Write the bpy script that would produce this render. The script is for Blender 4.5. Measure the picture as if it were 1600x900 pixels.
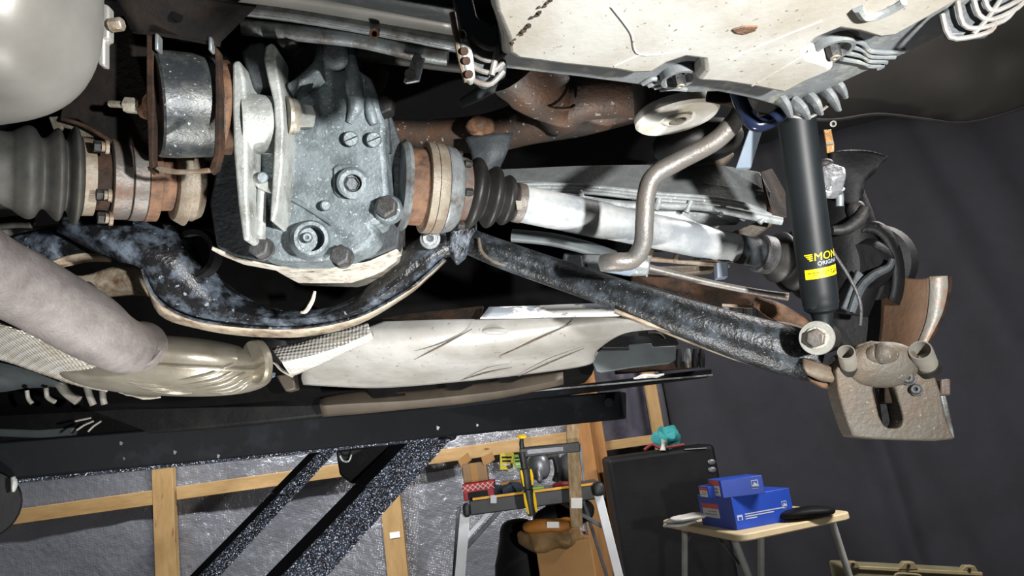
import bpy, bmesh, math, random
from mathutils import Vector, Matrix, noise
random.seed(7)
SC = bpy.context.scene
for o in list(bpy.data.objects):
    bpy.data.objects.remove(o)

# ------------------------------------------------------------------ camera
FPX = 1150.0
PITCH, ROLL = math.radians(12), math.radians(8)
CAM = Vector((0, 0, 1.2))
FW = Vector((0, math.cos(PITCH), math.sin(PITCH)))
_r0 = Vector((1, 0, 0)); _u0 = Vector((0, -math.sin(PITCH), math.cos(PITCH)))
RT = _r0 * math.cos(ROLL) - _u0 * math.sin(ROLL)
UP = _u0 * math.cos(ROLL) + _r0 * math.sin(ROLL)
cam = bpy.data.cameras.new('camera'); cam.sensor_width = 36; cam.lens = 36 * FPX / 1600
cam.clip_start = 0.02
co = bpy.data.objects.new('camera', cam); SC.collection.objects.link(co)
M = Matrix((RT, UP, -FW)).transposed().to_4x4(); M.translation = CAM
co.matrix_world = M
SC.camera = co

# ------------------------------------------------------------------ world, lamps, exposure
w = bpy.data.worlds.new('world'); SC.world = w; w.use_nodes = True
w.node_tree.nodes['Background'].inputs[0].default_value = (0.75, 0.85, 1.0, 1)
w.node_tree.nodes['Background'].inputs[1].default_value = 0.035
def lamp(name, kind, loc, target, energy, color=(1, 1, 1), **kw):
    l = bpy.data.lights.new(name, kind); l.energy = energy; l.color = color
    for k, v in kw.items(): setattr(l, k, v)
    o = bpy.data.objects.new(name, l); SC.collection.objects.link(o)
    o.location = loc
    o.rotation_euler = (Vector(target) - Vector(loc)).to_track_quat('-Z', 'Y').to_euler()
    return o
lamp('work_lamp', 'SPOT', (0.47, -0.10, 1.19), (-0.17, 1.0, 1.56), 92, (1.0, 0.985, 0.965), spot_size=math.radians(104), spot_blend=0.95, shadow_soft_size=0.022)
lamp('floor_work_lamp', 'SPOT', (-0.28, 0.98, 0.2), (-0.22, 1.5, 1.5), 78, (1.0, 0.975, 0.94), spot_size=math.radians(100), spot_blend=0.9, shadow_soft_size=0.03)
lamp('ceiling_tube_lamp', 'AREA', (-1.1, 2.75, 2.48), (-1.1, 3.2, 0.9), 55, (0.93, 0.96, 1.0), shape='RECTANGLE', size=1.3, size_y=0.12)
lamp('ceiling_tube_lamp', 'AREA', (1.7, 1.5, 2.48), (1.6, 2.2, 0.8), 50, (1.0, 0.95, 0.92), shape='RECTANGLE', size=1.3, size_y=0.12)
SC.view_settings.view_transform = 'Standard'; SC.view_settings.look = 'None'
SC.view_settings.gamma = 1; SC.view_settings.use_curve_mapping = False
SC.view_settings.exposure = 0.72

# ------------------------------------------------------------------ helpers: space
def P(x, y, d): return CAM + FW * d + RT * ((x - 800) / FPX * d) + UP * ((450 - y) / FPX * d)
def ray(x, y): return FW + RT * ((x - 800) / FPX) + UP * ((450 - y) / FPX)
def Zp(x, y, z): r = ray(x, y); return CAM + r * ((z - CAM.z) / r.z)
def Yp(x, y, yy): r = ray(x, y); return CAM + r * (yy / r.y)
def m(n, d): return n * d / FPX
def PL(pts, d=None): return [P(p[0], p[1], p[2] if len(p) > 2 else d) for p in pts]
YD = Vector((0, 1, 0)); ZD = Vector((0, 0, 1)); XD = Vector((1, 0, 0))
def lin(h):
    h = h.lstrip('#'); v = [int(h[i:i + 2], 16) / 255 for i in (0, 2, 4)]
    return tuple((c / 12.92 if c <= .04045 else ((c + .055) / 1.055) ** 2.4) for c in v) + (1,)

# ------------------------------------------------------------------ helpers: materials
def mat(name, c1, c2=None, spot=None, scale=25, spot_scale=12, cover=0.4, soft=0.08, rough=.5, rough2=None, metal=0,
        bump=.15, bscale=120, stretch=(1, 1, 1), fleck=None, fleck_scale=300, fleck_cover=.3, spec=.5):
    mt = bpy.data.materials.new(name); mt.use_nodes = True
    nt = mt.node_tree; N = nt.nodes; L = nt.links
    b = N['Principled BSDF']
    tc = N.new('ShaderNodeTexCoord'); mp = N.new('ShaderNodeMapping'); mp.inputs['Scale'].default_value = stretch
    L.new(tc.outputs['Object'], mp.inputs[0]); V = mp.outputs[0]
    def nz(s, det=5, ro=.6):
        n = N.new('ShaderNodeTexNoise'); n.inputs['Scale'].default_value = s; n.inputs['Detail'].default_value = det
        n.inputs['Roughness'].default_value = ro; L.new(V, n.inputs['Vector']); return n.outputs['Fac']
    def ramp(f, a, c):
        r = N.new('ShaderNodeMapRange'); r.inputs[1].default_value = a; r.inputs[2].default_value = c; L.new(f, r.inputs[0]); return r.outputs[0]
    def mix(f, a, c):
        x = N.new('ShaderNodeMix'); x.data_type = 'RGBA'; L.new(f, x.inputs[0])
        for s, v in ((6, a), (7, c)):
            if isinstance(v, tuple): x.inputs[s].default_value = v
            else: L.new(v, x.inputs[s])
        return x.outputs[2]
    col = lin(c1)
    if c2: col = mix(ramp(nz(scale), .35, .65), col, lin(c2))
    rgh = None
    if spot:
        e = .62 - .24 * cover
        f = ramp(nz(spot_scale, 8, .65), e - soft, e + soft)
        col = mix(f, col, lin(spot))
        if rough2 is not None:
            rr = N.new('ShaderNodeMapRange'); rr.inputs[3].default_value = rough; rr.inputs[4].default_value = rough2; L.new(f, rr.inputs[0]); rgh = rr.outputs[0]
    if fleck:
        e = .70 - .2 * fleck_cover
        col = mix(ramp(nz(fleck_scale, 2, .5), e, e + .04), col, lin(fleck))
    if isinstance(col, tuple): b.inputs['Base Color'].default_value = col
    else: L.new(col, b.inputs['Base Color'])
    if rgh is not None: L.new(rgh, b.inputs['Roughness'])
    else: b.inputs['Roughness'].default_value = rough
    b.inputs['Metallic'].default_value = metal
    b.inputs['Specular IOR Level'].default_value = spec
    if bump:
        bp = N.new('ShaderNodeBump'); bp.inputs['Strength'].default_value = bump; bp.inputs['Distance'].default_value = .004
        L.new(nz(bscale, 4, .6), bp.inputs['Height']); L.new(bp.outputs[0], b.inputs['Normal'])
    return mt

MT = {}
def defm(k, *a, **kw): MT[k] = mat(k, *a, **kw)
defm('cast_grey', '#7c868a', '#6e787c', '#5b6468', scale=60, spot_scale=30, cover=.3, rough=.5, metal=.2, bump=.35, bscale=220, fleck='#a3acae', fleck_scale=320, fleck_cover=.28)
defm('cast_dark', '#363b3e', '#2a2e31', '#474d50', scale=50, spot_scale=24, cover=.3, rough=.6, metal=.1, bump=.3, bscale=200)
defm('cast_pale', '#a9aca8', '#949997', '#7b7c76', scale=40, spot_scale=30, cover=.22, rough=.48, metal=.15, bump=.3, bscale=200, fleck='#c9cac5', fleck_scale=320, fleck_cover=.2)
defm('gasket', '#b9b4a9', '#c9c5bb', '#7a6d5b', scale=30, spot_scale=60, cover=.15, soft=.12, rough=.6, bump=.5, bscale=90)
defm('rust', '#664a35', '#775740', '#3c2b21', scale=35, spot_scale=40, cover=.35, soft=.12, rough=.75, bump=.5, bscale=160)
defm('rust_dark', '#2a211b', '#1d1815', '#433024', scale=30, spot_scale=26, cover=.3, soft=.12, rough=.85, bump=.4, bscale=140, spec=.2)
defm('rust_pale', '#766d60', '#878072', '#614a37', scale=30, spot_scale=22, cover=.3, soft=.13, rough=.55, metal=.2, bump=.3, bscale=180)
defm('rust_steel', '#585551', '#6b6865', '#5e4434', scale=30, spot_scale=18, cover=.32, soft=.13, rough=.5, metal=.3, bump=.3, bscale=150)
defm('steel_grey', '#8f9698', '#75797a', '#5b5650', scale=40, spot_scale=30, cover=.3, rough=.4, metal=.4, bump=.2, bscale=200)
defm('bracket_dark', '#161413', '#100f0e', '#241d18', scale=20, spot_scale=18, cover=.25, soft=.12, rough=.8, bump=.25, bscale=140, spec=.2)
defm('sleeve', '#33383b', '#282c2f', '#6f716c', scale=14, spot_scale=16, cover=.22, soft=.14, rough=.4, metal=.3, bump=.2, bscale=200, fleck='#a3a6a3', fleck_scale=220, fleck_cover=.08)
defm('bolt_grey', '#555657', '#47484a', '#3d3a38', scale=90, spot_scale=60, cover=.3, rough=.5, metal=.3, bump=.3, bscale=300)
defm('bolt_bright', '#aaa69b', '#8f897c', '#746452', scale=90, spot_scale=70, cover=.2, rough=.4, metal=.4, bump=.2, bscale=300)
defm('bolt_dark', '#222324', '#181919', '#383532', scale=70, spot_scale=60, cover=.3, rough=.55, bump=.25, bscale=250, spec=.4)
defm('rubber', '#171716', '#1f1f1e', '#292824', scale=20, spot_scale=14, cover=.3, rough=.5, bump=.1, bscale=200, spec=.4)
defm('rubber_grey', '#333432', '#292a29', '#4a4842', scale=14, spot_scale=10, cover=.3, soft=.15, rough=.6, bump=.08, bscale=200, spec=.3)
defm('frame_paint', '#191a1c', '#121214', '#5a6470', scale=18, spot_scale=34, cover=.26, soft=.10, rough=.32, rough2=.5, bump=.55, bscale=110, fleck='#7f8a94', fleck_scale=90, fleck_cover=.12)
defm('frame_clean', '#191b1d', '#121415', '#3a4147', scale=18, spot_scale=40, cover=.2, soft=.1, rough=.36, bump=.4, bscale=170, fleck='#7b8187', fleck_scale=300, fleck_cover=.05, spec=.4)
defm('frame_edge', '#b3a893', '#968c7c', '#5d4533', scale=22, spot_scale=26, cover=.3, soft=.1, rough=.5, metal=.1, bump=.3, bscale=120)
defm('shaft', '#9aa0a4', '#868c91', '#c9cbc8', scale=18, spot_scale=14, cover=.3, soft=.12, rough=.4, metal=.25, bump=.08, bscale=240)
defm('alu_arm', '#9ba0a0', '#8b9191', '#6c7071', scale=30, spot_scale=24, cover=.25, rough=.55, metal=.1, bump=.2, bscale=240, fleck='#c9cccb', fleck_scale=200, fleck_cover=.2)
defm('arm_top', '#5f6363', '#575b5b', '#696d6d', scale=26, spot_scale=60, cover=.15, soft=.15, rough=.65, bump=.2, bscale=260)
defm('sway', '#6c6b68', '#5d5c5a', '#6a6056', scale=30, spot_scale=16, cover=.25, soft=.14, rough=.45, metal=.3, bump=.2, bscale=260)
defm('silencer', '#8f8e89', '#81807c', '#716f69', scale=8, spot_scale=7, cover=.3, soft=.18, rough=.42, metal=.3, bump=.05, bscale=60)
defm('tray', '#a3a39e', '#9a9891', '#878174', scale=9, spot_scale=10, cover=.2, soft=.16, rough=.55, bump=.1, bscale=80, fleck='#6d685c', fleck_scale=190, fleck_cover=.1)
defm('tray_rim', '#5a5e60', '#666a6b', '#85867f', scale=30, spot_scale=40, cover=.1, rough=.5, bump=.15, bscale=200)
defm('tray_rib', '#34383b', '#2b2f31', '#55585a', scale=30, spot_scale=30, cover=.15, rough=.5, bump=.15, bscale=200)
defm('rib_edge', '#6f6d69', '#605f5c', '#5f4d40', scale=30, spot_scale=30, cover=.15, rough=.5, bump=.15, bscale=200)
defm('pipe_exhaust', '#777170', '#86807d', '#635d5c', scale=40, spot_scale=22, cover=.35, soft=.14, rough=.6, metal=.15, bump=.3, bscale=220)
defm('catalyst', '#8f8a7d', '#a09c91', '#766f60', scale=14, spot_scale=9, cover=.3, soft=.18, rough=.3, metal=.45, bump=.06, bscale=140)
defm('shield', '#cfcdc6', '#dedcd6', '#b0a58f', scale=14, spot_scale=12, cover=.25, soft=.12, rough=.35, metal=.3, bump=.12, bscale=140)
defm('panel', '#a5a5a2', '#959592', '#807d76', scale=9, spot_scale=7, cover=.35, soft=.16, rough=.42, bump=.08, bscale=90, fleck='#6c665b', fleck_scale=110, fleck_cover=.08)
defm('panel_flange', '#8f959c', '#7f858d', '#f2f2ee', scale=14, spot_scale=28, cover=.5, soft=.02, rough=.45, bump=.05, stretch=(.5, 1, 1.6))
defm('plastic_grey', '#4f5658', '#454b4d', rough=.5, scale=20, bump=.05)
defm('plastic_brown', '#40382f', '#352e27', '#4d453a', scale=10, spot_scale=8, cover=.3, soft=.15, rough=.55, bump=.05)
defm('pan_black', '#070708', '#050505', '#0c0b0b', scale=8, spot_scale=10, cover=.3, rough=.9, bump=.15, spec=.1)
defm('arch_black', '#181613', '#13110f', '#1d1b18', scale=6, spot_scale=5, cover=.35, soft=.15, rough=.65, bump=.06, bscale=60, spec=.3)
defm('lift_black', '#0d0f12', '#0a0c0f', '#15191e', scale=8, spot_scale=12, cover=.1, soft=.06, rough=.7, bump=.06, bscale=80, spec=.12)
defm('lift_speckle', '#191d24', '#12161d', '#323a48', scale=10, spot_scale=40, cover=.35, soft=.1, rough=.22, metal=.4, bump=.9, bscale=260, fleck='#c3c9da', fleck_scale=300, fleck_cover=.55)
defm('shock', '#14181a', '#101314', '#1a1f22', scale=8, spot_scale=10, cover=.3, soft=.2, rough=.5, bump=.02, spec=.3)
defm('yellow', '#f2d90c', rough=.5, bump=0)
defm('print_white', '#b4babf', rough=.5, bump=0)
defm('print_dark', '#201b04', rough=.6, bump=0)
defm('zinc', '#a3a39b', '#92928a', '#b5b5af', scale=40, spot_scale=30, cover=.25, rough=.35, metal=.45, bump=.1, bscale=240)
defm('caliper', '#5d5951', '#504c45', '#5f5040', scale=22, spot_scale=15, cover=.35, soft=.15, rough=.6, metal=.15, bump=.5, bscale=150, fleck='#7c766b', fleck_scale=160, fleck_cover=.15)
defm('caliper_pin', '#a29d92', '#8b8880', rough=.4, metal=.4, scale=30, bump=.1)
defm('disc_shield', '#56402f', '#493628', '#6a4f39', scale=12, spot_scale=10, cover=.4, soft=.18, rough=.75, bump=.3, bscale=120)
defm('disc_edge', '#9a978f', '#84817b', '#99663f', scale=20, spot_scale=16, cover=.35, rough=.5, metal=.2, bump=.25, bscale=160)
defm('hub_black', '#0c0c0e', '#08080a', '#161616', scale=16, spot_scale=12, cover=.25, rough=.6, bump=.2, bscale=140, spec=.25)
defm('alu_bolt', '#a6a8aa', '#8b8e91', '#5b5a58', scale=40, spot_scale=40, cover=.3, rough=.35, metal=.5, bump=.4, bscale=120)
defm('gold', '#a5794a', '#c79a66', '#e8d0a8', scale=40, spot_scale=50, cover=.2, rough=.3, metal=.6, bump=.2)
defm('hose_blue', '#1a2238', '#141a2b', rough=.2, scale=20, bump=.03)
defm('strap_blue', '#74808d', '#697582', rough=.5, scale=30, bump=.05)
defm('pale_disc', '#d8d6cf', '#cac7bd', '#a89c85', scale=16, spot_scale=12, cover=.15, soft=.12, rough=.5, bump=.1)
defm('wire_grey', '#8d8a82', '#6f6d68', rough=.5, scale=40, bump=.1)
defm('pipe_rusty', '#383633', '#45423e', '#5f4331', scale=16, spot_scale=13, cover=.32, soft=.12, rough=.55, metal=.2, bump=.3, bscale=160, fleck='#96938c', fleck_scale=130, fleck_cover=.12)
# workshop
defm('wood', '#9a7a4c', '#8d6e42', '#a9885a', scale=6, spot_scale=5, cover=.35, soft=.15, rough=.7, bump=.1, bscale=30, stretch=(5, 5, 1), fleck='#6a4422', fleck_scale=7, fleck_cover=.05)
defm('wood_h', '#9a7a4c', '#8d6e42', '#a9885a', scale=6, spot_scale=5, cover=.35, soft=.15, rough=.7, bump=.1, bscale=30, stretch=(1, 5, 5), fleck='#6a4422', fleck_scale=7, fleck_cover=.05)
defm('wood_brown', '#9a6a38', '#8a5d30', '#a87844', scale=6, spot_scale=5, cover=.35, soft=.15, rough=.7, bump=.1, bscale=30, stretch=(5, 5, 1))
defm('wood_old', '#a08a68', '#8b7555', '#6f5a3d', scale=10, spot_scale=10, cover=.3, soft=.15, rough=.75, bump=.15, bscale=60, stretch=(6, 6, 1))
defm('concrete', '#5d5c5a', '#504f4e', '#6b6a67', scale=3, spot_scale=5, cover=.3, soft=.15, rough=.8, bump=.1)
defm('ceiling', '#4a4a4c', '#3f3f42', rough=.85, scale=3, bump=.05)
defm('curtain', '#2b2b30', '#252529', '#33333a', scale=2, spot_scale=2.5, cover=.3, soft=.2, rough=.8, bump=.08, bscale=220, spec=.3)
defm('sheet_violet', '#3d3b47', '#33323c', '#5b5967', scale=6, spot_scale=5, cover=.2, soft=.1, rough=.4, bump=.2, bscale=14)
defm('tarp_black', '#0e0e0f', '#0b0b0c', '#161617', scale=6, spot_scale=5, cover=.25, soft=.15, rough=.6, bump=.3, bscale=12, spec=.2)
defm('bench_black', '#1f2426', '#181b1d', rough=.5, scale=20, bump=.05)
defm('alu_leg', '#e6eaee', '#dadfe4', rough=.45, scale=10, bump=.03)
defm('bench_yellow', '#d19a1c', '#b98514', rough=.5, scale=40, bump=.05)
defm('clamp_yellow', '#e8bf10', rough=.45, bump=0)
defm('clamp_black', '#17191b', '#222527', rough=.5, scale=30, bump=.2, bscale=150)
defm('cardboard', '#a07a4c', '#946f43', rough=.85, scale=8, bump=.05)
defm('cardboard_b', '#8f7355', '#82684b', rough=.85, scale=8, bump=.05)
defm('paper_brown', '#7a5f3c', '#8d7048', '#67502f', scale=8, spot_scale=14, cover=.35, rough=.8, bump=.5, bscale=22)
defm('paper_orange', '#a0661f', '#8b581b', rough=.6, scale=10, bump=.3, bscale=20)
defm('red_box', '#a01822', '#8a141c', rough=.55, scale=10, bump=.05)
defm('pattern_white', '#d8b8b4', rough=.6, bump=0)
defm('yellow_pack', '#c9b90f', '#b5a60d', rough=.5, scale=60, bump=.1)
defm('green_pack', '#7fa83a', '#6d942f', rough=.5, scale=60, bump=.1)
defm('white_paper', '#dcdcd6', '#cfcfc9', rough=.7, scale=20, bump=.1)
defm('blue_cloth', '#20343f', '#1a2a34', rough=.85, scale=20, bump=.4, bscale=40)
defm('grey_metal', '#74777c', '#5f6267', rough=.35, metal=.5, scale=20, bump=.1)
defm('blue_box', '#2148b0', '#1d40a0', rough=.45, scale=8, bump=.03)
defm('label_red', '#d24a2c', rough=.5, bump=0)
defm('label_print', '#8f8f8b', rough=.6, bump=0)
defm('table_top', '#c7b58f', '#bba983', '#d3c29e', scale=12, spot_scale=10, cover=.3, soft=.15, rough=.6, bump=.05)
defm('table_leg', '#b3b6b3', '#a0a3a0', rough=.45, metal=.3, scale=20, bump=.05)
defm('teal_cloth', '#2f8a88', '#27777a', rough=.8, scale=20, bump=.4, bscale=50)
defm('red_wire', '#6d1f22', rough=.6, bump=0)
defm('case_olive', '#6f6950', '#635d47', '#7f785c', scale=10, spot_scale=8, cover=.3, soft=.15, rough=.55, bump=.08)
defm('case_trim', '#8d8160', '#7f7455', rough=.5, scale=20, bump=.05)

def foil_material():
    mt = bpy.data.materials.new('bubble_foil'); mt.use_nodes = True
    N = mt.node_tree.nodes; L = mt.node_tree.links; b = N['Principled BSDF']
    tc = N.new('ShaderNodeTexCoord')
    mp = N.new('ShaderNodeMapping'); mp.inputs['Scale'].default_value = (1, 1, 1); L.new(tc.outputs['Object'], mp.inputs[0])
    vo = N.new('ShaderNodeTexVoronoi'); vo.inputs['Scale'].default_value = 130; vo.inputs['Randomness'].default_value = .15; L.new(mp.outputs[0], vo.inputs['Vector'])
    n1 = N.new('ShaderNodeTexNoise'); n1.inputs['Scale'].default_value = 7; n1.inputs['Detail'].default_value = 6; L.new(mp.outputs[0], n1.inputs['Vector'])
    n2 = N.new('ShaderNodeTexNoise'); n2.inputs['Scale'].default_value = 34; n2.inputs['Detail'].default_value = 3; L.new(mp.outputs[0], n2.inputs['Vector'])
    b1 = N.new('ShaderNodeBump'); b1.inputs['Strength'].default_value = .55; b1.inputs['Distance'].default_value = .03; L.new(n1.outputs['Fac'], b1.inputs['Height'])
    b3 = N.new('ShaderNodeBump'); b3.inputs['Strength'].default_value = .45; b3.inputs['Distance'].default_value = .012; L.new(n2.outputs['Fac'], b3.inputs['Height']); L.new(b1.outputs[0], b3.inputs['Normal'])
    b2 = N.new('ShaderNodeBump'); b2.inputs['Strength'].default_value = .5; b2.inputs['Distance'].default_value = .004; b2.invert = True
    L.new(vo.outputs['Distance'], b2.inputs['Height']); L.new(b3.outputs[0], b2.inputs['Normal']); L.new(b2.outputs[0], b.inputs['Normal'])
    mx = N.new('ShaderNodeMix'); mx.data_type = 'RGBA'; mx.inputs[6].default_value = lin('#8b8c92'); mx.inputs[7].default_value = lin('#a3a3a8')
    L.new(n1.outputs['Fac'], mx.inputs[0]); L.new(mx.outputs[2], b.inputs['Base Color'])
    b.inputs['Metallic'].default_value = .6; b.inputs['Roughness'].default_value = .27
    return mt
MT['foil'] = foil_material()
def dimple_material():
    mt = MT['shield'].copy(); mt.name = 'dimpled_shield'
    N = mt.node_tree.nodes; L = mt.node_tree.links; b = N['Principled BSDF']
    tc = N.new('ShaderNodeTexCoord'); vo = N.new('ShaderNodeTexVoronoi'); vo.inputs['Scale'].default_value = 150; vo.inputs['Randomness'].default_value = .1
    L.new(tc.outputs['Object'], vo.inputs['Vector'])
    bp = N.new('ShaderNodeBump'); bp.inputs['Strength'].default_value = .9; bp.inputs['Distance'].default_value = .004; L.new(vo.outputs['Distance'], bp.inputs['Height']); L.new(bp.outputs[0], b.inputs['Normal'])
    return mt
MT['shield_dimple'] = dimple_material()

# ------------------------------------------------------------------ helpers: geometry
def cr(pts, k):
    """Catmull-Rom resample of a list of Vectors (any dimension)"""
    if k <= 1 or len(pts) < 3: return list(pts)
    out = []; n = len(pts)
    for i in range(n - 1):
        p0, p1, p2, p3 = pts[max(i - 1, 0)], pts[i], pts[i + 1], pts[min(i + 2, n - 1)]
        for j in range(k):
            t = j / k
            out.append(.5 * ((2 * p1) + (p2 - p0) * t + (2 * p0 - 5 * p1 + 4 * p2 - p3) * t * t + (3 * p1 - p0 - 3 * p2 + p3) * t ** 3))
    out.append(pts[-1]); return out
def perp(a):
    a = a.normalized(); h = ZD if abs(a.z) < .85 else YD
    u = a.cross(h).normalized(); return u, a.cross(u).normalized()
class MB:
    def __init__(s): s.bm = bmesh.new()
    def ring_strip(s, rings, close=True, cap=True):
        vs = [[s.bm.verts.new(p) for p in r] for r in rings]; n = len(rings[0])
        for a, b in zip(vs, vs[1:]):
            for i in range(n if close else n - 1):
                j = (i + 1) % n
                s.bm.faces.new((a[i], a[j], b[j], b[i]))
        if cap and close:
            s.bm.faces.new(vs[0][::-1]); s.bm.faces.new(vs[-1])
        return s
    def tube(s, pts, r, n=16, k=6, flat=1.0, flatdir=None, cap=True):
        rs = r if isinstance(r, (list, tuple)) else [r] * len(pts)
        q = cr([Vector((*p, x)) for p, x in zip(pts, rs)], k)
        c = [Vector(v[:3]) for v in q]; rr = [v[3] for v in q]
        rings = []; u = None
        for i, p in enumerate(c):
            t = (c[min(i + 1, len(c) - 1)] - c[max(i - 1, 0)]).normalized()
            if u is None: u = perp(t)[0] if flatdir is None else (flatdir - t * flatdir.dot(t)).normalized()
            else: u = (u - t * u.dot(t)).normalized()
            v = t.cross(u)
            rings.append([p + (u * math.cos(a) * flat + v * math.sin(a)) * rr[i] for a in (2 * math.pi * j / n for j in range(n))])
        return s.ring_strip(rings, cap=cap)
    def lathe(s, p0, p1, prof, n=32):
        ax = p1 - p0; u, v = perp(ax); rings = []
        for t, r in prof:
            c = p0 + ax * t; r = max(r, 1e-5)
            rings.append([c + (u * math.cos(a) + v * math.sin(a)) * r for a in (2 * math.pi * j / n for j in range(n))])
        return s.ring_strip(rings)
    def prism(s, pts, ext, scale=1.0):
        c = sum(pts, Vector()) / len(pts)
        a = [s.bm.verts.new(p) for p in pts]; b = [s.bm.verts.new(c + (p - c) * scale + ext) for p in pts]; n = len(pts)
        s.bm.faces.new(a); s.bm.faces.new(b[::-1])
        for i in range(n):
            j = (i + 1) % n; s.bm.faces.new((a[j], a[i], b[i], b[j]))
        return s
    def prism_hole(s, outer, inner, ext):
        ed = []
        for loop in (outer, inner):
            vs = [s.bm.verts.new(p) for p in loop]
            ed += [s.bm.edges.new((vs[i], vs[(i + 1) % len(vs)])) for i in range(len(vs))]
        f = [g for g in bmesh.ops.triangle_fill(s.bm, edges=ed, use_beauty=True)['geom'] if isinstance(g, bmesh.types.BMFace)]
        r = bmesh.ops.extrude_face_region(s.bm, geom=f, use_keep_orig=True)
        bmesh.ops.translate(s.bm, vec=ext, verts=[g for g in r['geom'] if isinstance(g, bmesh.types.BMVert)])
        return s
    def beam(s, p0, p1, w, h, up=ZD):
        t = (p1 - p0).normalized(); sd = t.cross(up).normalized(); u = sd.cross(t).normalized()
        R = lambda p: [p + sd * w / 2 * a + u * h / 2 * b for a, b in ((-1, -1), (1, -1), (1, 1), (-1, 1))]
        return s.ring_strip([R(p0), R(p1)])
    def box(s, c, dx, dy, dz):
        return s.ring_strip([[c + a * dx + b * dy - dz for a, b in ((-1, -1), (1, -1), (1, 1), (-1, 1))], [c + a * dx + b * dy + dz for a, b in ((-1, -1), (1, -1), (1, 1), (-1, 1))]])
    def grid(s, rows, ku=4, kv=4):
        rows = [cr(r, ku) for r in rows]
        cols = [cr([r[i] for r in rows], kv) for i in range(len(rows[0]))]
        rows = [[c[j] for c in cols] for j in range(len(cols[0]))]
        return s.ring_strip(rows, close=False, cap=False)
    def ellipsoid(s, c, ax, ay, az, e=2.0, n=40, mm=24):
        f = lambda x: math.copysign(abs(x) ** (2 / e), x); rings = []
        for i in range(mm + 1):
            ph = -math.pi / 2 + math.pi * i / mm; ph = max(min(ph, math.pi / 2 - .02), -math.pi / 2 + .02)
            rings.append([c + ax * f(math.cos(ph)) * f(math.cos(a)) + ay * f(math.cos(ph)) * f(math.sin(a)) + az * f(math.sin(ph)) for a in (2 * math.pi * j / n for j in range(n))])
        return s.ring_strip(rings)
    def hexp(s, p, ax, r, h, ph=0, rim=.86):
        ax = ax.normalized(); u, v = perp(ax)
        R = lambda q, rr: [q + (u * math.cos(a) + v * math.sin(a)) * rr for a in (ph + math.pi / 3 * j for j in range(6))]
        return s.ring_strip([R(p, r), R(p + ax * h * .85, r), R(p + ax * h, r * rim)])
    def jitter(s, amp, sc=20):
        for v in s.bm.verts: v.co += noise.noise_vector(v.co * sc) * amp
        return s
    def build(s, name, mt, parent=None, bevel=0, solid=0, sub=0, angle=38, seg=2):
        bmesh.ops.recalc_face_normals(s.bm, faces=s.bm.faces)
        me = bpy.data.meshes.new(name); s.bm.to_mesh(me); s.bm.free()
        for p in me.polygons: p.use_smooth = True
        me.set_sharp_from_angle(angle=math.radians(angle))
        o = bpy.data.objects.new(name, me); SC.collection.objects.link(o)
        me.materials.append(MT[mt])
        if parent: o.parent = parent
        if solid: md = o.modifiers.new('s', 'SOLIDIFY'); md.thickness = solid; md.offset = 0
        if bevel: md = o.modifiers.new('b', 'BEVEL'); md.width = bevel; md.segments = seg; md.limit_method = 'ANGLE'; md.angle_limit = math.radians(35); md.harden_normals = False
        if sub: md = o.modifiers.new('u', 'SUBSURF'); md.levels = md.render_levels = sub
        return o
ROOTS = []
def thing(name, label, cat, group=None):
    o = bpy.data.objects.new(name, None); SC.collection.objects.link(o); o.empty_display_size = .02
    o['label'] = label; o['category'] = cat
    if group: o['group'] = group
    ROOTS.append(o); return o
def tag(o, label, cat, group=None):
    o['label'] = label; o['category'] = cat
    if group: o['group'] = group
    ROOTS.append(o); return o
def struct(o): o['kind'] = 'structure'; ROOTS.append(o); return o
def bolt(parent, x, y, d, r, h, ax=None, mt='bolt_grey', name='bolt', ph=.3, washer=0):
    ax = ax or -YD; p = P(x, y, d); R = m(r, d)
    b = MB().hexp(p, ax, R, h, ph).build(name, mt, parent, bevel=R * .1)
    if washer:
        u = ax.normalized(); MB().lathe(p - u * .003, p + u * .001, [(0, R * washer), (.8, R * washer), (1, R * washer * .95)], 24).build('washer', mt, b if parent and parent.parent is None else parent)
    return b
def textmesh(body, size, shear=0, bold=0):
    c = bpy.data.curves.new('txt', 'FONT'); c.body = body; c.size = size; c.shear = shear; c.offset = bold; c.resolution_u = 3
    o = bpy.data.objects.new('txt', c); SC.collection.objects.link(o)
    dg = bpy.context.evaluated_depsgraph_get(); me = bpy.data.meshes.new_from_object(o.evaluated_get(dg))
    bpy.data.objects.remove(o); bpy.data.curves.remove(c)
    bm = bmesh.new(); bm.from_mesh(me); bpy.data.meshes.remove(me)
    for _ in range(1): bmesh.ops.triangulate(bm, faces=bm.faces)
    return bm

# ================================================================== WORKSHOP SHELL
WY = 3.8
MB().prism([Vector((-3.4, -2.2, 0)), Vector((3.6, -2.2, 0)), Vector((3.6, 4.6, 0)), Vector((-3.4, 4.6, 0))], Vector((0, 0, -.1))).build('floor', 'concrete')
struct(bpy.data.objects['floor'])
MB().prism([Vector((-3.4, -2.2, 2.6)), Vector((3.6, -2.2, 2.6)), Vector((3.6, 4.6, 2.6)), Vector((-3.4, 4.6, 2.6))], Vector((0, 0, .1))).build('ceiling', 'ceiling')
struct(bpy.data.objects['ceiling'])
xe = Yp(935, 690, WY).x
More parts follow.
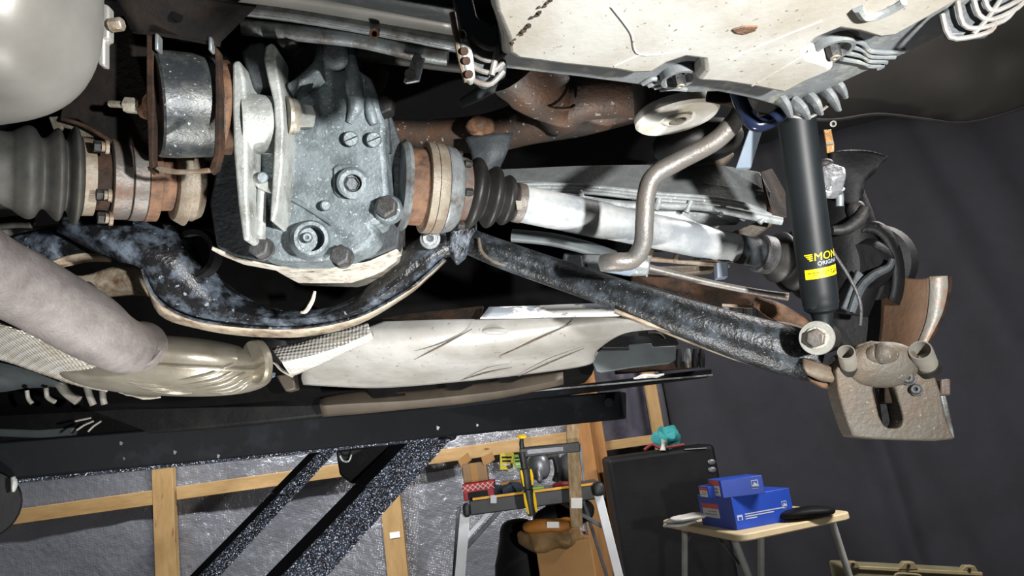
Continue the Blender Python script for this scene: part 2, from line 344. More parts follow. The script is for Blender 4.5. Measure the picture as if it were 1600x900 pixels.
# foil wall with real crumples
rows = []
for j in range(41):
    z = 2.6 * j / 40; row = []
    for i in range(81):
        x = -3.4 + (xe + 3.4) * i / 80
        row.append(Vector((x, WY + .03 + .02 * noise.noise(Vector((x * 2.2, z * 2.6, 1))) + .008 * noise.noise(Vector((x * 9, z * 11, 4))), z)))
    rows.append(row)
wb = MB().grid(rows, 1, 1).build('wall_back', 'foil', solid=.004); struct(wb)
def vert_stud(xl, xr, y0, mt='wood', z0=0, z1=2.6, dep=.04, name='stud', yy=WY):
    a, b = Yp(xl, y0, yy).x, Yp(xr, y0, yy).x
    return MB().box(Vector(((a + b) / 2, yy - dep / 2, (z0 + z1) / 2)), XD * (b - a) / 2, YD * dep / 2, ZD * (z1 - z0) / 2).build(name, mt, wb, bevel=.003)
def horiz(xl, xr, xm, y0, y1, mt='wood_h', dep=.035, name='batten'):
    zt, zb = Yp(xm, y0, WY).z, Yp(xm, y1, WY).z; a, b = Yp(xl, y0, WY).x, Yp(xr, y0, WY).x
    return MB().box(Vector(((a + b) / 2, WY - dep / 2, (zt + zb) / 2)), XD * (b - a) / 2, YD * dep / 2, ZD * (zt - zb) / 2).build(name, mt, wb, bevel=.003)
vert_stud(246, 279, 830)
s2 = vert_stud(603, 635, 850, z1=Yp(600, 735, WY).z)
bar = Yp(620, 838, WY)
MB().box(Yp(617, 836, WY - .042), XD * .025, YD * .001, ZD * .014).build('paper_label', 'white_paper', s2)
horiz(-260, 246, 140, 780, 803)
horiz(279, 905, 430, 739, 760)
vert_stud(905, 932, 740, 'wood_brown', dep=.09)
vert_stud(932, 952, 740, 'wood_brown', dep=.06)
horiz(936, 1045, 985, 684, 699)
vert_stud(1012, 1030, 640, dep=.05)
# violet vapour sheet between the posts
xb = Yp(1052, 650, WY).x
rows = [[Vector((xe + (xb - xe) * i / 16, WY + .035 + .012 * noise.noise(Vector((i * .6, j * .1, 2))), 2.6 * j / 20)) for i in range(17)] for j in range(21)]
sv = MB().grid(rows, 1, 1).build('plastic_sheet', 'sheet_violet', wb, solid=.002)
# dark curtain wall with folds
rows = []
for j in range(31):
    z = 2.6 * j / 30; row = []
    for i in range(161):
        s = i / 160; x = xb - .02 + 2.45 * s; y = WY + .02 - .30 * s ** 1.5
        slant = x * 1.0 + (z - 1.2) * .28
        y += .02 * math.sin(slant * 7) + .015 * math.sin(slant * 17 + 1.3) + .012 * noise.noise(Vector((slant * 9, z * .8, 3)))
        y -= .05 * math.exp(-((x - (Yp(1392, 800, WY).x - .02 - .08 * (z - .9))) / .05) ** 2)
        row.append(Vector((x, y, z)))
    rows.append(row)
wr = MB().grid(rows, 1, 1).build('wall_right', 'curtain', solid=.006); struct(wr)
MB().box(Vector((-3.42, 1.0, 1.3)), XD * .02, YD * 3.2, ZD * 1.3).build('wall_left', 'ceiling')
struct(bpy.data.objects['wall_left'])

# ================================================================== CAR BODY
car = thing('car_underbody', 'black floor pan of the raised car above all the suspension parts', 'car body')
MB().box(Vector((-.62, 1.65, 1.83)), XD * .98, YD * 1.15, ZD * .02).build('floor_pan', 'pan_black', car)
MB().prism(PL([(-200, 300), (300, 330), (700, 330), (960, 330), (1010, 400), (1000, 480), (945, 530), (925, 585), (700, 622), (480, 634), (200, 640), (-200, 660)], 1.62), YD * .25).build('dark_gap_block', 'pan_black', car)  # added black block standing in for the darkness in the gaps
# wheel arch liner, upper right
rows = []
outl = [(1170, 170), (1230, 178), (1300, 182), (1370, 173), (1440, 180), (1500, 187), (1560, 176), (1640, 148), (1720, 110), (1830, 50), (1960, -30)]
for k, (dy, dd) in enumerate([(0, .93), (-6, .915), (-45, .86), (-95, .82), (-150, .79), (-220, .76), (-300, .74)]):
    row = []
    for i, (x, y) in enumerate(outl):
        bulge = 0
        xx, yy = x, y + dy
        dent = .05 * math.exp(-(((xx - 1560) / 60) ** 2 + ((yy - 100) / 35) ** 2))
        row.append(P(xx, yy, dd + dent))
    rows.append(row)
MB().grid(rows, 5, 4).build('wheel_arch_liner', 'arch_black', car, solid=.006)
b = MB().tube(PL([(1172, 176), (1230, 181), (1300, 185), (1370, 176), (1440, 183), (1500, 189), (1560, 178), (1640, 150), (1720, 112), (1830, 52), (1960, -28)], .93), .004, 8).build('arch_lip', 'arch_black', car)
# side skirt trim between tank panel and lift
MB().grid([PL(r) for r in ([(500, 622, 1.58), (560, 612, 1.58), (640, 612, 1.58), (720, 604, 1.58), (800, 594, 1.58), (880, 582, 1.60)],
                           [(500, 634, 1.555), (560, 630, 1.555), (640, 626, 1.555), (720, 618, 1.555), (800, 608, 1.555), (880, 592, 1.575)],
                           [(505, 650, 1.58), (560, 646, 1.58), (640, 638, 1.58), (720, 630, 1.58), (800, 618, 1.58), (880, 600, 1.60)])], 4, 3).build('sill_trim', 'plastic_brown', car, solid=.004)
MB().prism(PL([(588, 619), (600, 617), (632, 614), (633, 618), (590, 622)], 1.552), YD * .004).build('trim_slot', 'pan_black', car)
for x0, y0 in ((572, 612), (690, 600), (770, 588)):
    MB().prism(PL([(x0, y0 - 6), (x0 + 55, y0 - 13), (x0 + 48, y0 + 2), (x0 + 30, y0 + 9), (x0 + 12, y0 + 10)], 1.545), YD * .01).build('trim_lug', 'pan_black', car, bevel=.002)

# ================================================================== REAR SILENCER (upper left)
sil = thing('rear_silencer', 'pale steel rear silencer shell at the upper left, above the rubber boot', 'silencer')
c = P(-70, -44, .62)
MB().ellipsoid(c, RT * m(222, .62) - YD * .03, YD * .09, ZD * m(232, .62), 3.0, 56, 36).build('shell', 'silencer', sil)
hb = MB().prism(PL([(152, 0), (170, 8), (170, 60), (163, 62), (163, 102), (152, 100), (150, 40)], .665), YD * .01).build('hanger_tab', 'silencer', sil, bevel=.002)
bolt(sil, 172, 40, .665, 11, .012, XD, 'bolt_bright', ph=.1)

# ================================================================== SPARE WHEEL TRAY (upper right)
ZT = 1.50
tray = thing('spare_wheel_tray', 'white dirty ribbed tray bolted under the boot floor at the top right', 'tray')
rim = [(750, -80), (772, 20), (784, 60), (786, 108), (900, 121), (1000, 134), (1020, 140), (1080, 146), (1120, 144), (1170, 154), (1228, 170), (1290, 142), (1345, 116), (1420, 82), (1478, 52), (1560, 12), (1700, -60)]
MB().prism([Zp(x, y, ZT + .008) for x, y in rim], ZD * .03).build('rim', 'tray_rim', tray, bevel=.003)
face = [(748, -80), (770, 20), (788, 60), (790, 84), (805, 94), (880, 104), (960, 112), (985, 117), (1020, 116), (1045, 100), (1070, 92), (1095, 95), (1098, 112), (1085, 128), (1130, 131), (1175, 138), (1225, 148), (1262, 128), (1305, 110), (1300, 100), (1268, 90), (1262, 76), (1280, 60), (1310, 48), (1335, 52), (1370, 62), (1400, 58), (1450, 30), (1520, -10), (1600, -60), (1500, -120), (1000, -120)]
ff = MB().prism([Zp(x, y, ZT - .008) for x, y in face], ZD * .02).build('floor_plate', 'tray', tray, bevel=.006, seg=3)
# raised beads on the plate
for pts in ([(955, 10), (985, 50), (1000, 85), (1075, 78)], [(1140, 92), (1210, 62), (1285, 32)], [(1175, 134), (1225, 105), (1270, 78)], [(1000, 85), (960, 103)]):
    MB().tube([Zp(x, y, ZT - .008) for x, y in pts], .0009, 8, 6).build('bead', 'tray', ff)
def pxlist(pts, z): return [Zp(x, y, z) for x, y in pts]
# centre hole rust spot and drain recess
MB().prism(pxlist([(1146, 47), (1160, 43), (1184, 42), (1180, 49), (1165, 54), (1152, 52)], ZT - .0095), ZD * .004).build('rust_patch', 'rust', ff)
MB().tube(pxlist([(1340, 12), (1352, 26), (1375, 22), (1400, 10), (1412, 2)], ZT - .009), .004, 8).build('drain_lip', 'tray_rim', ff)
for i in range(16):
    x, y = 800 + i * 4.2 + random.uniform(-4, 4), 72 - i * 5.2 + random.uniform(-4, 4)
    r = random.uniform(.0008, .0022)
    MB().lathe(Zp(x, y, ZT - .0088), Zp(x, y, ZT - .007), [(0, r), (1, r)], 7).build('chip', 'rust_dark', ff)
# bolt cups with wavy pads
def cup(x, y, rr, waves):
    z = ZT + .004; c = Zp(x, y, z)
    cp = MB().lathe(c + ZD * .012, c - ZD * .004, [(0, rr), (1, rr), (1, rr * .8), (.35, rr * .74), (.35, .0005)], 32).build('bolt_cup', 'tray_rim', tray)
    MB().hexp(c + ZD * .008, -ZD, rr * .34, .018, .2).build('cup_bolt', 'bolt_dark', cp)
    MB().lathe(c - ZD * .009, c - ZD * .011, [(0, rr * .26), (1, rr * .24), (1, rr * .12), (.2, rr * .1)], 16).build('bolt_face', 'bolt_bright', cp)
    for w in waves:
        MB().tube([Zp(a, b, ZT + .006) for a, b in w], .0024, 8, 5).build('wave_ridge', 'tray_rim', cp)
cup(1060, 119, .0165, [[(1004 + k * 9, 131 + k * 3), (1022 + k * 10, 123 + k * 5), (1042 + k * 10, 131 + k * 3)] for k in range(4)])
cup(1301, 74, .0185, [[(1330 - k * 5, 62 + k * 10), (1348, 68 + k * 10), (1358, 79 + k * 8), (1385 - k * 2, 82 + k * 7), (1412 - k * 14, 80 + k * 9)] for k in range(4)])
# end ribs: left stack, corner claws, right stack
def fin(pts, d, t, mtl='rib_edge', name='rib'):
    return MB().tube(PL(pts, d), t, 8, 3).build(name, mtl, tray)
lw = MB().prism(PL([(703, -20), (735, -20), (745, 25), (768, 38), (790, 40), (790, 108), (757, 130), (745, 126), (720, 60)], .605), YD * .015).build('end_wall', 'tray_rib', tray, bevel=.003)
for k in range(4):
    MB().tube(PL([(737, 58 + k * 22), (750, 70 + k * 20), (768, 77 + k * 18), (787, 72 + k * 13)], .598), .0022, 8, 3).build('rib', 'rib_edge', lw)
MB().tube(PL([(778, 76), (772, 100), (768, 118)], .597), .0026, 8, 3).build('rib', 'rib_edge', lw)
lf = MB().prism(PL([(716, 44), (726, 44), (738, 80), (742, 118), (733, 126), (728, 120), (719, 82)], .59), YD * .012).build('end_post', 'cast_pale', tray, bevel=.003)
MB().tube(PL([(707, 20), (714, 60), (722, 100), (730, 127)], .594), .0028, 8).build('post_edge', 'rust_pale', lf)
for yy, xx in ((54, 721), (80, 726), (95, 729), (116, 733)):
    MB().lathe(P(xx, yy, .592), P(xx, yy, .5885), [(0, .0035), (1, .0033)], 10).build('rivet', 'rust_dark', lf)
for (a, b) in (((1215, 150), (1235, 182)), ((1240, 160), (1262, 185)), ((1262, 150), (1282, 178)), ((1284, 138), (1310, 172)), ((1300, 128), (1320, 152))):
    MB().tube([P(a[0], a[1], .76), P((a[0] + b[0]) / 2 + 2, (a[1] + b[1]) / 2 - 3, .755), P(b[0], b[1], .765)], [.009, .0075, .004], 8, 3, flat=.55, flatdir=XD).build('claw', 'tray_rim', tray)
MB().tube(PL([(1232, 181), (1262, 184), (1285, 172), (1308, 152)], .768), .0016, 6, 4).build('wire_edge', 'rib_edge', tray)
rw = MB().prism(PL([(1470, 22), (1500, -10), (1640, -60), (1640, -20), (1560, 34), (1545, 56), (1484, 58)], .62), YD * .008).build('end_wall', 'tray_rib', tray, bevel=.003)
for pts in ([(1472, 22), (1484, 58), (1520, 57), (1548, 48), (1556, 34)], [(1496, 2), (1505, 38), (1530, 44), (1568, 32), (1584, 16)], [(1520, -6), (1530, 24), (1552, 30), (1590, 12), (1605, -6)], [(1536, -20), (1542, 10), (1560, 16), (1610, -10)], [(1520, 54), (1540, 32), (1560, 4), (1570, -12)]):
    MB().tube(PL(pts, .612), .0022, 8, 3).build('rib', 'rib_edge', rw)

# ================================================================== REAR CROSSMEMBER LEDGE (top centre)
led = thing('boot_crossmember', 'pale folded sheet crossmember running along the top edge above the differential', 'crossmember')
def strip(rows, mt, name, par, solid=.003): return MB().grid([PL(r) for r in rows], 4, 1).build(name, mt, par, solid=solid)
strip([[(230, -34, .80), (420, -18, .80), (560, 8, .80), (720, 38, .80)], [(230, -14, .83), (420, 8, .83), (560, 30, .83), (720, 56, .83)]], 'silencer', 'flange_face', led)
strip([[(230, -60, .74), (420, -40, .74), (560, -12, .74), (720, 16, .74)], [(230, -34, .80), (420, -18, .80), (560, 8, .80), (720, 38, .80)]], 'tray_rib', 'channel_face', led)
strip([[(230, -14, .83), (420, 8, .83), (560, 30, .83), (720, 56, .83)], [(230, 8, .83), (420, 24, .83), (560, 46, .83), (720, 78, .83)]], 'steel_grey', 'web_face', led)
strip([[(230, 8, .83), (420, 24, .83), (560, 46, .83), (720, 78, .83)], [(230, 6, .93), (420, 30, .93), (560, 52, .93), (720, 82, .93)]], 'steel_grey', 'lower_flange', led)
MB().lathe(P(585, 53, .827), P(585, 53, .822), [(0, .006), (1, .006), (1, .003), (.1, .003)], 14).build('rust_hole', 'rust', led)
pipe1 = tag(MB().tube(PL([(380, 42), (470, 52), (560, 62), (640, 80), (700, 90)], .90), .010, 12).build('fuel_pipe', 'steel_grey'), 'grey pipe running just under the pale folded crossmember', 'pipe')
pipe2 = tag(MB().tube(PL([(560, 86), (620, 92), (700, 102), (760, 108)], .95), .008, 12).build('brake_pipe', 'rubber_grey'), 'dark thin pipe held by the small metal clip behind the white tray', 'pipe')
clip = thing('pipe_clip', 'small bent metal clip hanging from the pipes left of the white tray', 'clip')
MB().prism(PL([(644, 88), (664, 90), (655, 126), (634, 130), (630, 126), (638, 108)], .885), YD * .004).build('clip_plate', 'steel_grey', clip, bevel=.001)
MB().lathe(P(641, 116, .884), P(641, 116, .88), [(0, .007), (1, .007)], 14).build('clip_hole', 'bolt_dark', clip)
MB().lathe(P(652, 92, .884), P(652, 92, .876), [(0, .006), (1, .005)], 12).build('clip_rivet', 'bolt_dark', clip)
tag(MB().prism(PL([(565, 95), (590, 92), (606, 108), (602, 130), (590, 145), (575, 125)], .97), YD * .01).build('rusty_tab', 'rust_dark', None, bevel=.002), 'rusty dark tab with a hook beside the top right of the differential', 'bracket')
tag(MB().tube(PL([(720, 162), (750, 146), (790, 122)], 1.0), [.006, .009, .009], 10).build('support_rod', 'plastic_grey'), 'slanted grey rod behind the left ribs of the white tray', 'rod')

# ================================================================== DIFFERENTIAL
D = .93
diff = thing('differential', 'grey cast differential housing with bolted rear cover in the centre left', 'differential')
flange = [(327, 318), (338, 385), (365, 400), (420, 411), (520, 414), (580, 403), (622, 386), (628, 330), (628, 228), (606, 168), (566, 100), (545, 58), (530, 40), (500, 40), (470, 80), (420, 110), (360, 150)]
MB().prism(PL(flange, D + .05), YD * .028).build('housing_flange', 'cast_dark', diff, bevel=.003)
body = [(372, 330), (385, 395), (420, 414), (520, 417), (575, 404), (606, 385), (608, 230), (590, 170), (550, 100), (500, 70), (420, 130), (372, 190)]
MB().prism(PL(body, D + .075), YD * .15, .98).build('housing_body', 'gasket', diff, bevel=.004)  # gasket cream on the housing stands in for light on its underside
MB().prism(PL([(332, 384), (372, 402), (430, 414), (520, 417), (578, 406), (621, 388), (622, 391), (600, 400), (580, 408), (520, 419), (430, 417), (370, 406), (330, 390)], D + .052), YD * .03).jitter(.0012, 60).build('gasket_edge', 'gasket', diff, bevel=.001)
cover = [(497, 50), (515, 38), (538, 48), (548, 85), (556, 105), (578, 120), (586, 140), (592, 168), (602, 192), (600, 225), (606, 300), (597, 345), (580, 352), (590, 366), (575, 384), (545, 398), (500, 407), (440, 407), (402, 398), (392, 372), (380, 345), (383, 130), (420, 132), (452, 127), (488, 95)]
cv = MB().prism(PL(cover, D), YD * .05).build('rear_cover', 'cast_grey', diff, bevel=.006, seg=3)
# raised square pad with drain plug
MB().prism(PL([(520, 262), (528, 256), (560, 256), (566, 268), (566, 300), (560, 308), (528, 308), (521, 300)], D - .004), YD * .01).build('plug_pad', 'cast_grey', cv, bevel=.002)
MB().lathe(P(551, 286, D - .002), P(551, 286, D - .016), [(0, m(25, D)), (.8, m(24, D)), (1, m(20, D)), (1, m(14, D)), (.2, m(12, D)), (.2, .0003)], 28).build('drain_plug', 'cast_grey', diff)
MB().lathe(P(551, 287, D - .004), P(551, 287, D - .009), [(0, m(12, D)), (1, m(12, D)), (1, m(10, D)), (.1, m(9.5, D)), (.1, .0003)], 6).build('hex_socket', 'bolt_dark', diff)
MB().lathe(P(485, 376, D + .01), P(486, 372, D - .032), [(0, m(33, D)), (.9, m(27, D)), (1, m(25, D)), (1, m(20, D)), (.45, m(18, D)), (.45, .0003)], 36).build('filler_boss', 'cast_grey', diff)
MB().lathe(P(480, 371, D - .002), P(480, 371, D - .022), [(0, m(9, D)), (.9, m(8, D)), (1, m(6, D)), (1, m(3, D)), (.8, .0003)], 16).build('filler_stud', 'cast_grey', diff)
for x, y, r in ((548, 217, 12), (584, 218, 12)):
    sc_ = MB().lathe(P(x, y, D + .002), P(x, y, D - .012), [(0, m(r, D)), (.85, m(r, D)), (1, m(r * .85, D))], 20).build('cover_screw', 'cast_grey', diff)
    MB().beam(P(x - r * .8, y + r * .35, D - .0125), P(x + r * .8, y - r * .35, D - .0125), .0012, .0016, FW).build('screw_slot', 'bolt_dark', sc_)
MB().lathe(P(509, 321, D + .002), P(509, 321, D - .014), [(0, m(9, D)), (.9, m(8, D)), (1, m(6, D))], 18).build('cover_stud', 'cast_grey', diff)
MB().tube(PL([(454, 310), (470, 318), (500, 337), (519, 350)], D - .001), .0035, 8, 3).build('cover_ridge', 'cast_grey', cv)
MB().tube(PL([(548, 88), (552, 130), (556, 165), (545, 192)], D - .001), [.006, .011, .010, .004], 10).build('cover_swell', 'cast_grey', cv)
MB().tube(PL([(575, 150), (580, 180), (585, 195)], D - .001), [.004, .007, .005], 10).build('cover_swell', 'cast_grey', cv)
MB().lathe(P(607, 328, D + .02), P(606, 327, D - .01), [(0, m(24, D)), (.7, m(22, D)), (1, m(19, D)), (1, .0003)], 24).build('bolt_boss', 'cast_grey', cv)
bolt(diff, 606, 326, D - .008, 18, .014, mt='bolt_grey')
bolt(diff, 410, 389, D - .006, 18, .016, mt='bolt_grey', washer=1.05)
bolt(diff, 535, 402, D - .006, 17, .016, mt='bolt_grey', washer=1.05)
bolt(diff, 603, 173, D + .03, 17, .02, mt='bolt_dark')
bolt(diff, 455, 70, D - .01, 18, .022, mt='bolt_dark', washer=1.1)
bolt(diff, 602, 212, D + .05, 10, .02, mt='bolt_dark')
MB().tube(PL([(600, 185), (603, 215), (604, 240)], D + .03), .007, 8, 3).build('casing_rib', 'cast_dark', diff)
# mounting ears
MB().prism(PL([(362, 96), (374, 92), (382, 120), (385, 160), (386, 240), (386, 300), (391, 372), (379, 376), (371, 320), (364, 240), (362, 160)], .88), YD * .05).build('mount_ear', 'cast_pale', diff, bevel=.004, seg=3)
MB().prism(PL([(424, 66), (431, 72), (430, 92), (436, 125), (441, 160), (443, 200), (441, 260), (434, 322), (428, 345), (421, 345), (426, 260), (429, 200), (427, 160), (419, 128), (411, 92), (414, 72)], .885), YD * .05).build('mount_ear', 'cast_pale', diff, bevel=.004, seg=3)
MB().prism(PL([(375, 80), (392, 66), (412, 64), (420, 90), (432, 130), (396, 140), (384, 110)], .905), YD * .06).build('ear_web', 'cast_dark', diff, bevel=.004)
MB().prism(PL([(447, 130), (490, 105), (500, 108), (470, 130), (452, 142)], .90), YD * .04).build('ear_web', 'cast_grey', diff, bevel=.003)
MB().lathe(P(374, 193, .905), P(434, 196, .925), [(0, m(47, .885)), (.12, m(49, .885)), (.88, m(46, .885)), (1, m(48, .885))], 40).build('mount_boss', 'cast_pale', diff)
yr = MB().tube(PL([(394, 270), (410, 287), (440, 299)], .905), [.006, .0075, .006], 10, 4).build('pocket_rib', 'cast_pale', diff)
MB().tube(PL([(410, 287), (408, 320), (406, 374)], .912), [.0055, .006, .0075], 10, 3).build('pocket_rib', 'cast_pale', diff)
MB().lathe(P(410, 279, .91), P(410, 277, .888), [(0, m(9, .9)), (.9, m(9, .9)), (1, m(7, .9))], 18).build('pocket_stud', 'cast_grey', diff)
MB().prism(PL([(500, 55), (520, 40), (538, 50), (545, 95), (520, 105), (500, 90)], .915), YD * .05).build('breather_lug', 'cast_dark', diff, bevel=.008, seg=3)
# lower dark boss and torn gasket slivers
MB().tube(PL([(492, 455), (488, 470), (478, 486), (470, 488)], 1.0), [.002, .003, .003, .0015], 6, 3).build('gasket_sliver', 'gasket', diff)
MB().prism(PL([(535, 432), (543, 430), (549, 441), (537, 441)], 1.0), YD * .003).build('gasket_sliver', 'gasket', diff)
# ================================================================== DIFF MOUNT BRACKET + BUSH
br = thing('differential_bracket', 'dark rusty sheet bracket holding the big bush left of the differential', 'bracket')
def plate(pts, d, t, mtl, name, par, bevel=.0015): return MB().prism(PL(pts, d), YD * t, 1).build(name, mtl, par, bevel=bevel)
plate([(228, 52), (239, 56), (240, 150), (239, 245), (242, 268), (232, 262), (228, 150)], .86, .012, 'rust_dark', 'side_plate', br)
plate([(335, 70), (342, 78), (345, 160), (344, 240), (338, 262), (328, 270), (326, 262), (334, 240), (336, 160)], .86, .012, 'rust_dark', 'side_plate', br)
plate([(240, 262), (250, 258), (275, 264), (305, 264), (326, 261), (328, 268), (305, 270), (275, 271), (250, 268)], .85, .006, 'rust_pale', 'lower_lip', br)
MB().grid([PL(r) for r in ([(175, -20, .80), (290, -5, .80), (400, 10, .80)], [(205, 45, .86), (275, 54, .86), (345, 66, .86)], [(208, 50, .86), (276, 59, .86), (344, 72, .86)], [(215, 52, .96), (280, 60, .96), (346, 72, .96)])], 3, 1).build('top_plate', 'bracket_dark', br, solid=.004)  # near-black colour carries the shading at the upper left
MB().lathe(P(277, 27, .833), P(277, 24, .823), [(0, .006), (1, .006)], 14).build('top_hole', 'pan_black', br)
for x in (241, 325):
    plate([(x, 51), (x + 6, 52), (x + 6, 78), (x, 78)], .852, .012, 'steel_grey', 'weld_tab', br)
plate([(93, 184), (120, 185), (165, 215), (240, 268), (236, 60), (165, 15), (120, 60)], .955, .008, 'bracket_dark', 'gusset_plate', br)
MB().tube(PL([(97, 186), (130, 196), (165, 216), (200, 240), (243, 271)], .952), .0028, 8, 3).build('gusset_edge', 'rust_dark', br)
plate([(75, 182), (105, 180), (160, 210), (158, 214), (123, 213), (98, 197), (87, 214)], .965, .006, 'caliper', 'gusset_foot', br)
bush = thing('mount_bush', 'dark steel bush sleeve with rusty washer clamped in the bracket', 'bush')
MB().lathe(P(242, 163, .893), P(334, 167, .93), [(0, m(78, .9)), (.04, m(81, .9)), (.3, m(82, .9)), (.9, m(80, .9)), (.93, m(76, .9)), (1, m(76, .9))], 48).build('sleeve', 'sleeve', bush)
MB().lathe(P(343, 168, .932), P(361, 169, .938), [(0, m(72, .9)), (.1, m(75, .9)), (.85, m(75, .9)), (1, m(71, .9))], 48).build('rubber_flange', 'rust', bush)
MB().lathe(P(170, 162, .90), P(230, 166, .90), [(0, m(4, .9)), (.04, m(5.5, .9)), (1, m(5.5, .9))], 14).build('bolt_shank', 'bolt_bright', bush)
nut = MB().hexp(P(196, 164, .90), P(220, 166, .90) - P(196, 164, .90), m(13, .9), m(25, .9), .2).build('nut', 'bolt_bright', bush, bevel=.001)
MB().lathe(P(219, 166, .90), P(231, 167, .90), [(0, m(14, .9)), (.3, m(18, .9)), (1, m(20, .9))], 20).build('washer', 'rust', bush)
MB().lathe(P(447, 181, .905), P(464, 182, .912), [(0, m(31, .875)), (.3, m(31, .875)), (.35, m(27, .875)), (.6, m(29, .875)), (1, m(27, .875))], 28).build('washer', 'bolt_bright', bush)
MB().hexp(P(464, 182, .912), P(490, 184, .925) - P(464, 182, .912), m(21, .875), m(25, .875), .25).build('bolt_head', 'cast_pale', bush, bevel=.001)

# ================================================================== LEFT DRIVESHAFT
def axis_fn(a, b, da, db):
    pa, pb = P(a[0], a[1], da), P(b[0], b[1], db)
    def at(x):
        t = (x - a[0]) / (b[0] - a[0]); t = t * da / (db + t * (da - db))  # perspective-correct
        return pa + (pb - pa) * t
    return at
LA = axis_fn((0, 266), (300, 290), .90, 1.03)
ld = thing('left_driveshaft', 'driveshaft end with rusty flange and large ribbed boot at the left', 'driveshaft')
def seg(par, A, x0, x1, prof, mtl, name, d, n=48):
    d = ((A(x0) + A(x1)) / 2 - CAM).dot(FW); return MB().lathe(A(x0), A(x1), [(t, m(r, d)) for t, r in prof], n).build(name, mtl, par, angle=30)
bp = []
conv = [(-60, 56), (-30, 62), (8, 60), (22, 66), (38, 73), (50, 70), (60, 57), (68, 58), (78, 68), (87, 74), (93, 70), (98, 58), (102, 58), (108, 71), (114, 79), (120, 77), (124, 66), (127, 60)]
q = cr([Vector(c) for c in [(float(a), float(b)) for a, b in conv]], 5)
bt = seg(ld, LA, -60, 127, [((v[0] + 60) / 187, v[1]) for v in q], 'rubber_grey', 'boot', 1.02)
cl = seg(ld, LA, 126, 146, [(0, 58), (.05, 61), (.95, 60), (1, 57)], 'rust_pale', 'boot_clamp', 1.02)
seg(ld, LA, 146, 172, [(0, 50), (1, 50)], 'rust_dark', 'joint_neck', 1.02)
seg(ld, LA, 170, 200, [(0, 60), (.06, 63), (.94, 62), (1, 60)], 'rust_steel', 'joint_body', 1.02)
seg(ld, LA, 201, 224, [(0, 61), (.05, 62), (.95, 62), (1, 61)], 'rust_steel', 'joint_cap', 1.02)
seg(ld, LA, 224, 245, [(0, 60), (.05, 62), (.95, 61), (1, 58)], 'rust', 'output_flange', 1.02)
seg(ld, LA, 245, 270, [(0, 44), (.9, 42), (1, 44)], 'rust', 'flange_neck', 1.02)
seg(ld, LA, 269, 288, [(0, 52), (.1, 56), (.9, 64), (1, 64)], 'rust_pale', 'seal_ring', 1.02)
seg(ld, LA, 288, 312, [(0, 54), (.5, 56), (1, 50)], 'rust_pale', 'seal_face', 1.02)
bax = (LA(200) - LA(100)).normalized()
for x, y in ((146, 228), (150, 304), (152, 340)):
    b_ = MB().hexp(P(x, y, .90), bax, m(9, .985), m(14, .985), .1).build('flange_bolt', 'bolt_dark', ld, bevel=.0006)
    MB().lathe(P(x + 12, y + 1, .90), P(x + 24, y + 2, .905), [(0, m(7, .985)), (.5, m(7, .985)), (.5, m(10, .985)), (1, m(10, .985))], 16).build('bolt_washer', 'rust_pale', b_)

# ================================================================== RIGHT DRIVESHAFT
RA2 = axis_fn((622, 290), (740, 300), .985, 1.02)
RA = axis_fn((728, 300), (1245, 408), 1.015, 1.18)
rd = thing('right_driveshaft', 'long grey driveshaft with rusty flange and black boots right of the differential', 'driveshaft')
seg(rd, RA2, 622, 634, [(0, 66), (.5, 72), (1, 68)], 'steel_grey', 'seal_ring', .99)
seg(rd, RA2, 632, 662, [(0, 58), (.3, 60), (.85, 60), (1, 66)], 'rust', 'output_flange', .99)
seg(rd, RA2, 660, 672, [(0, 68), (.1, 71), (1, 71)], 'rust_pale', 'flange_disc', .995)
seg(rd, RA2, 673, 688, [(0, 71), (.9, 70), (1, 69)], 'rust_pale', 'joint_body', 1.0)
seg(rd, RA2, 689, 712, [(0, 68), (.1, 69), (.7, 65), (1, 58)], 'steel_grey', 'joint_cap', 1.0)
jc = seg(rd, RA2, 712, 728, [(0, 52), (.1, 54), (.9, 51), (1, 48)], 'rust_steel', 'boot_clamp', 1.0)
conv = [(728, 46), (733, 54), (740, 56), (748, 48), (753, 38), (758, 42), (766, 49), (774, 44), (778, 33), (783, 36), (789, 40), (796, 36), (800, 29), (808, 28)]
q = cr([Vector((float(a), float(b))) for a, b in conv], 5)
seg(rd, RA, 728, 808, [((v[0] - 728) / 80, v[1]) for v in q], 'rubber', 'boot', 1.0)
kc = seg(rd, RA, 803, 817, [(0, 29), (.1, 31), (.9, 31), (1, 29)], 'rust_steel', 'small_clamp', 1.0)
MB().box(RA(810) + Vector((0, -.03, -.014)), bax * .005, YD * .003, ZD * .006).build('clamp_ear', 'bolt_bright', kc)
seg(rd, RA, 815, 1150, [(0, 28), (.36, 28.5), (.39, 27), (.82, 27), (.86, 25), (1, 24)], 'shaft', 'shaft', 1.03)
seg(rd, RA, 1148, 1186, [(0, 23), (.9, 23), (1, 21)], 'cast_dark', 'shaft_collar', 1.14)
seg(rd, RA, 1184, 1203, [(0, 28), (.1, 30), (.9, 30), (1, 28)], 'bolt_grey', 'outer_clamp', 1.16)
conv = [(1203, 28), (1210, 36), (1216, 40), (1221, 36), (1226, 32), (1232, 44), (1240, 50), (1246, 44), (1252, 40), (1262, 54), (1272, 58), (1285, 54)]
q = cr([Vector((float(a), float(b))) for a, b in conv], 5)
seg(rd, RA, 1203, 1285, [((v[0] - 1203) / 82, v[1]) for v in q], 'rubber', 'outer_boot', 1.17)
for an in (.4, 1.5, 2.6, 3.7, 4.8, 5.9):
    u, v = perp(RA2(720) - RA2(700)); o_ = RA2(712) + (u * math.cos(an) + v * math.sin(an)) * m(60, 1.0)
    MB().hexp(o_, RA2(730) - RA2(700), .0055, .010, .2).build('flange_bolt', 'bolt_dark', rd, bevel=.0006)

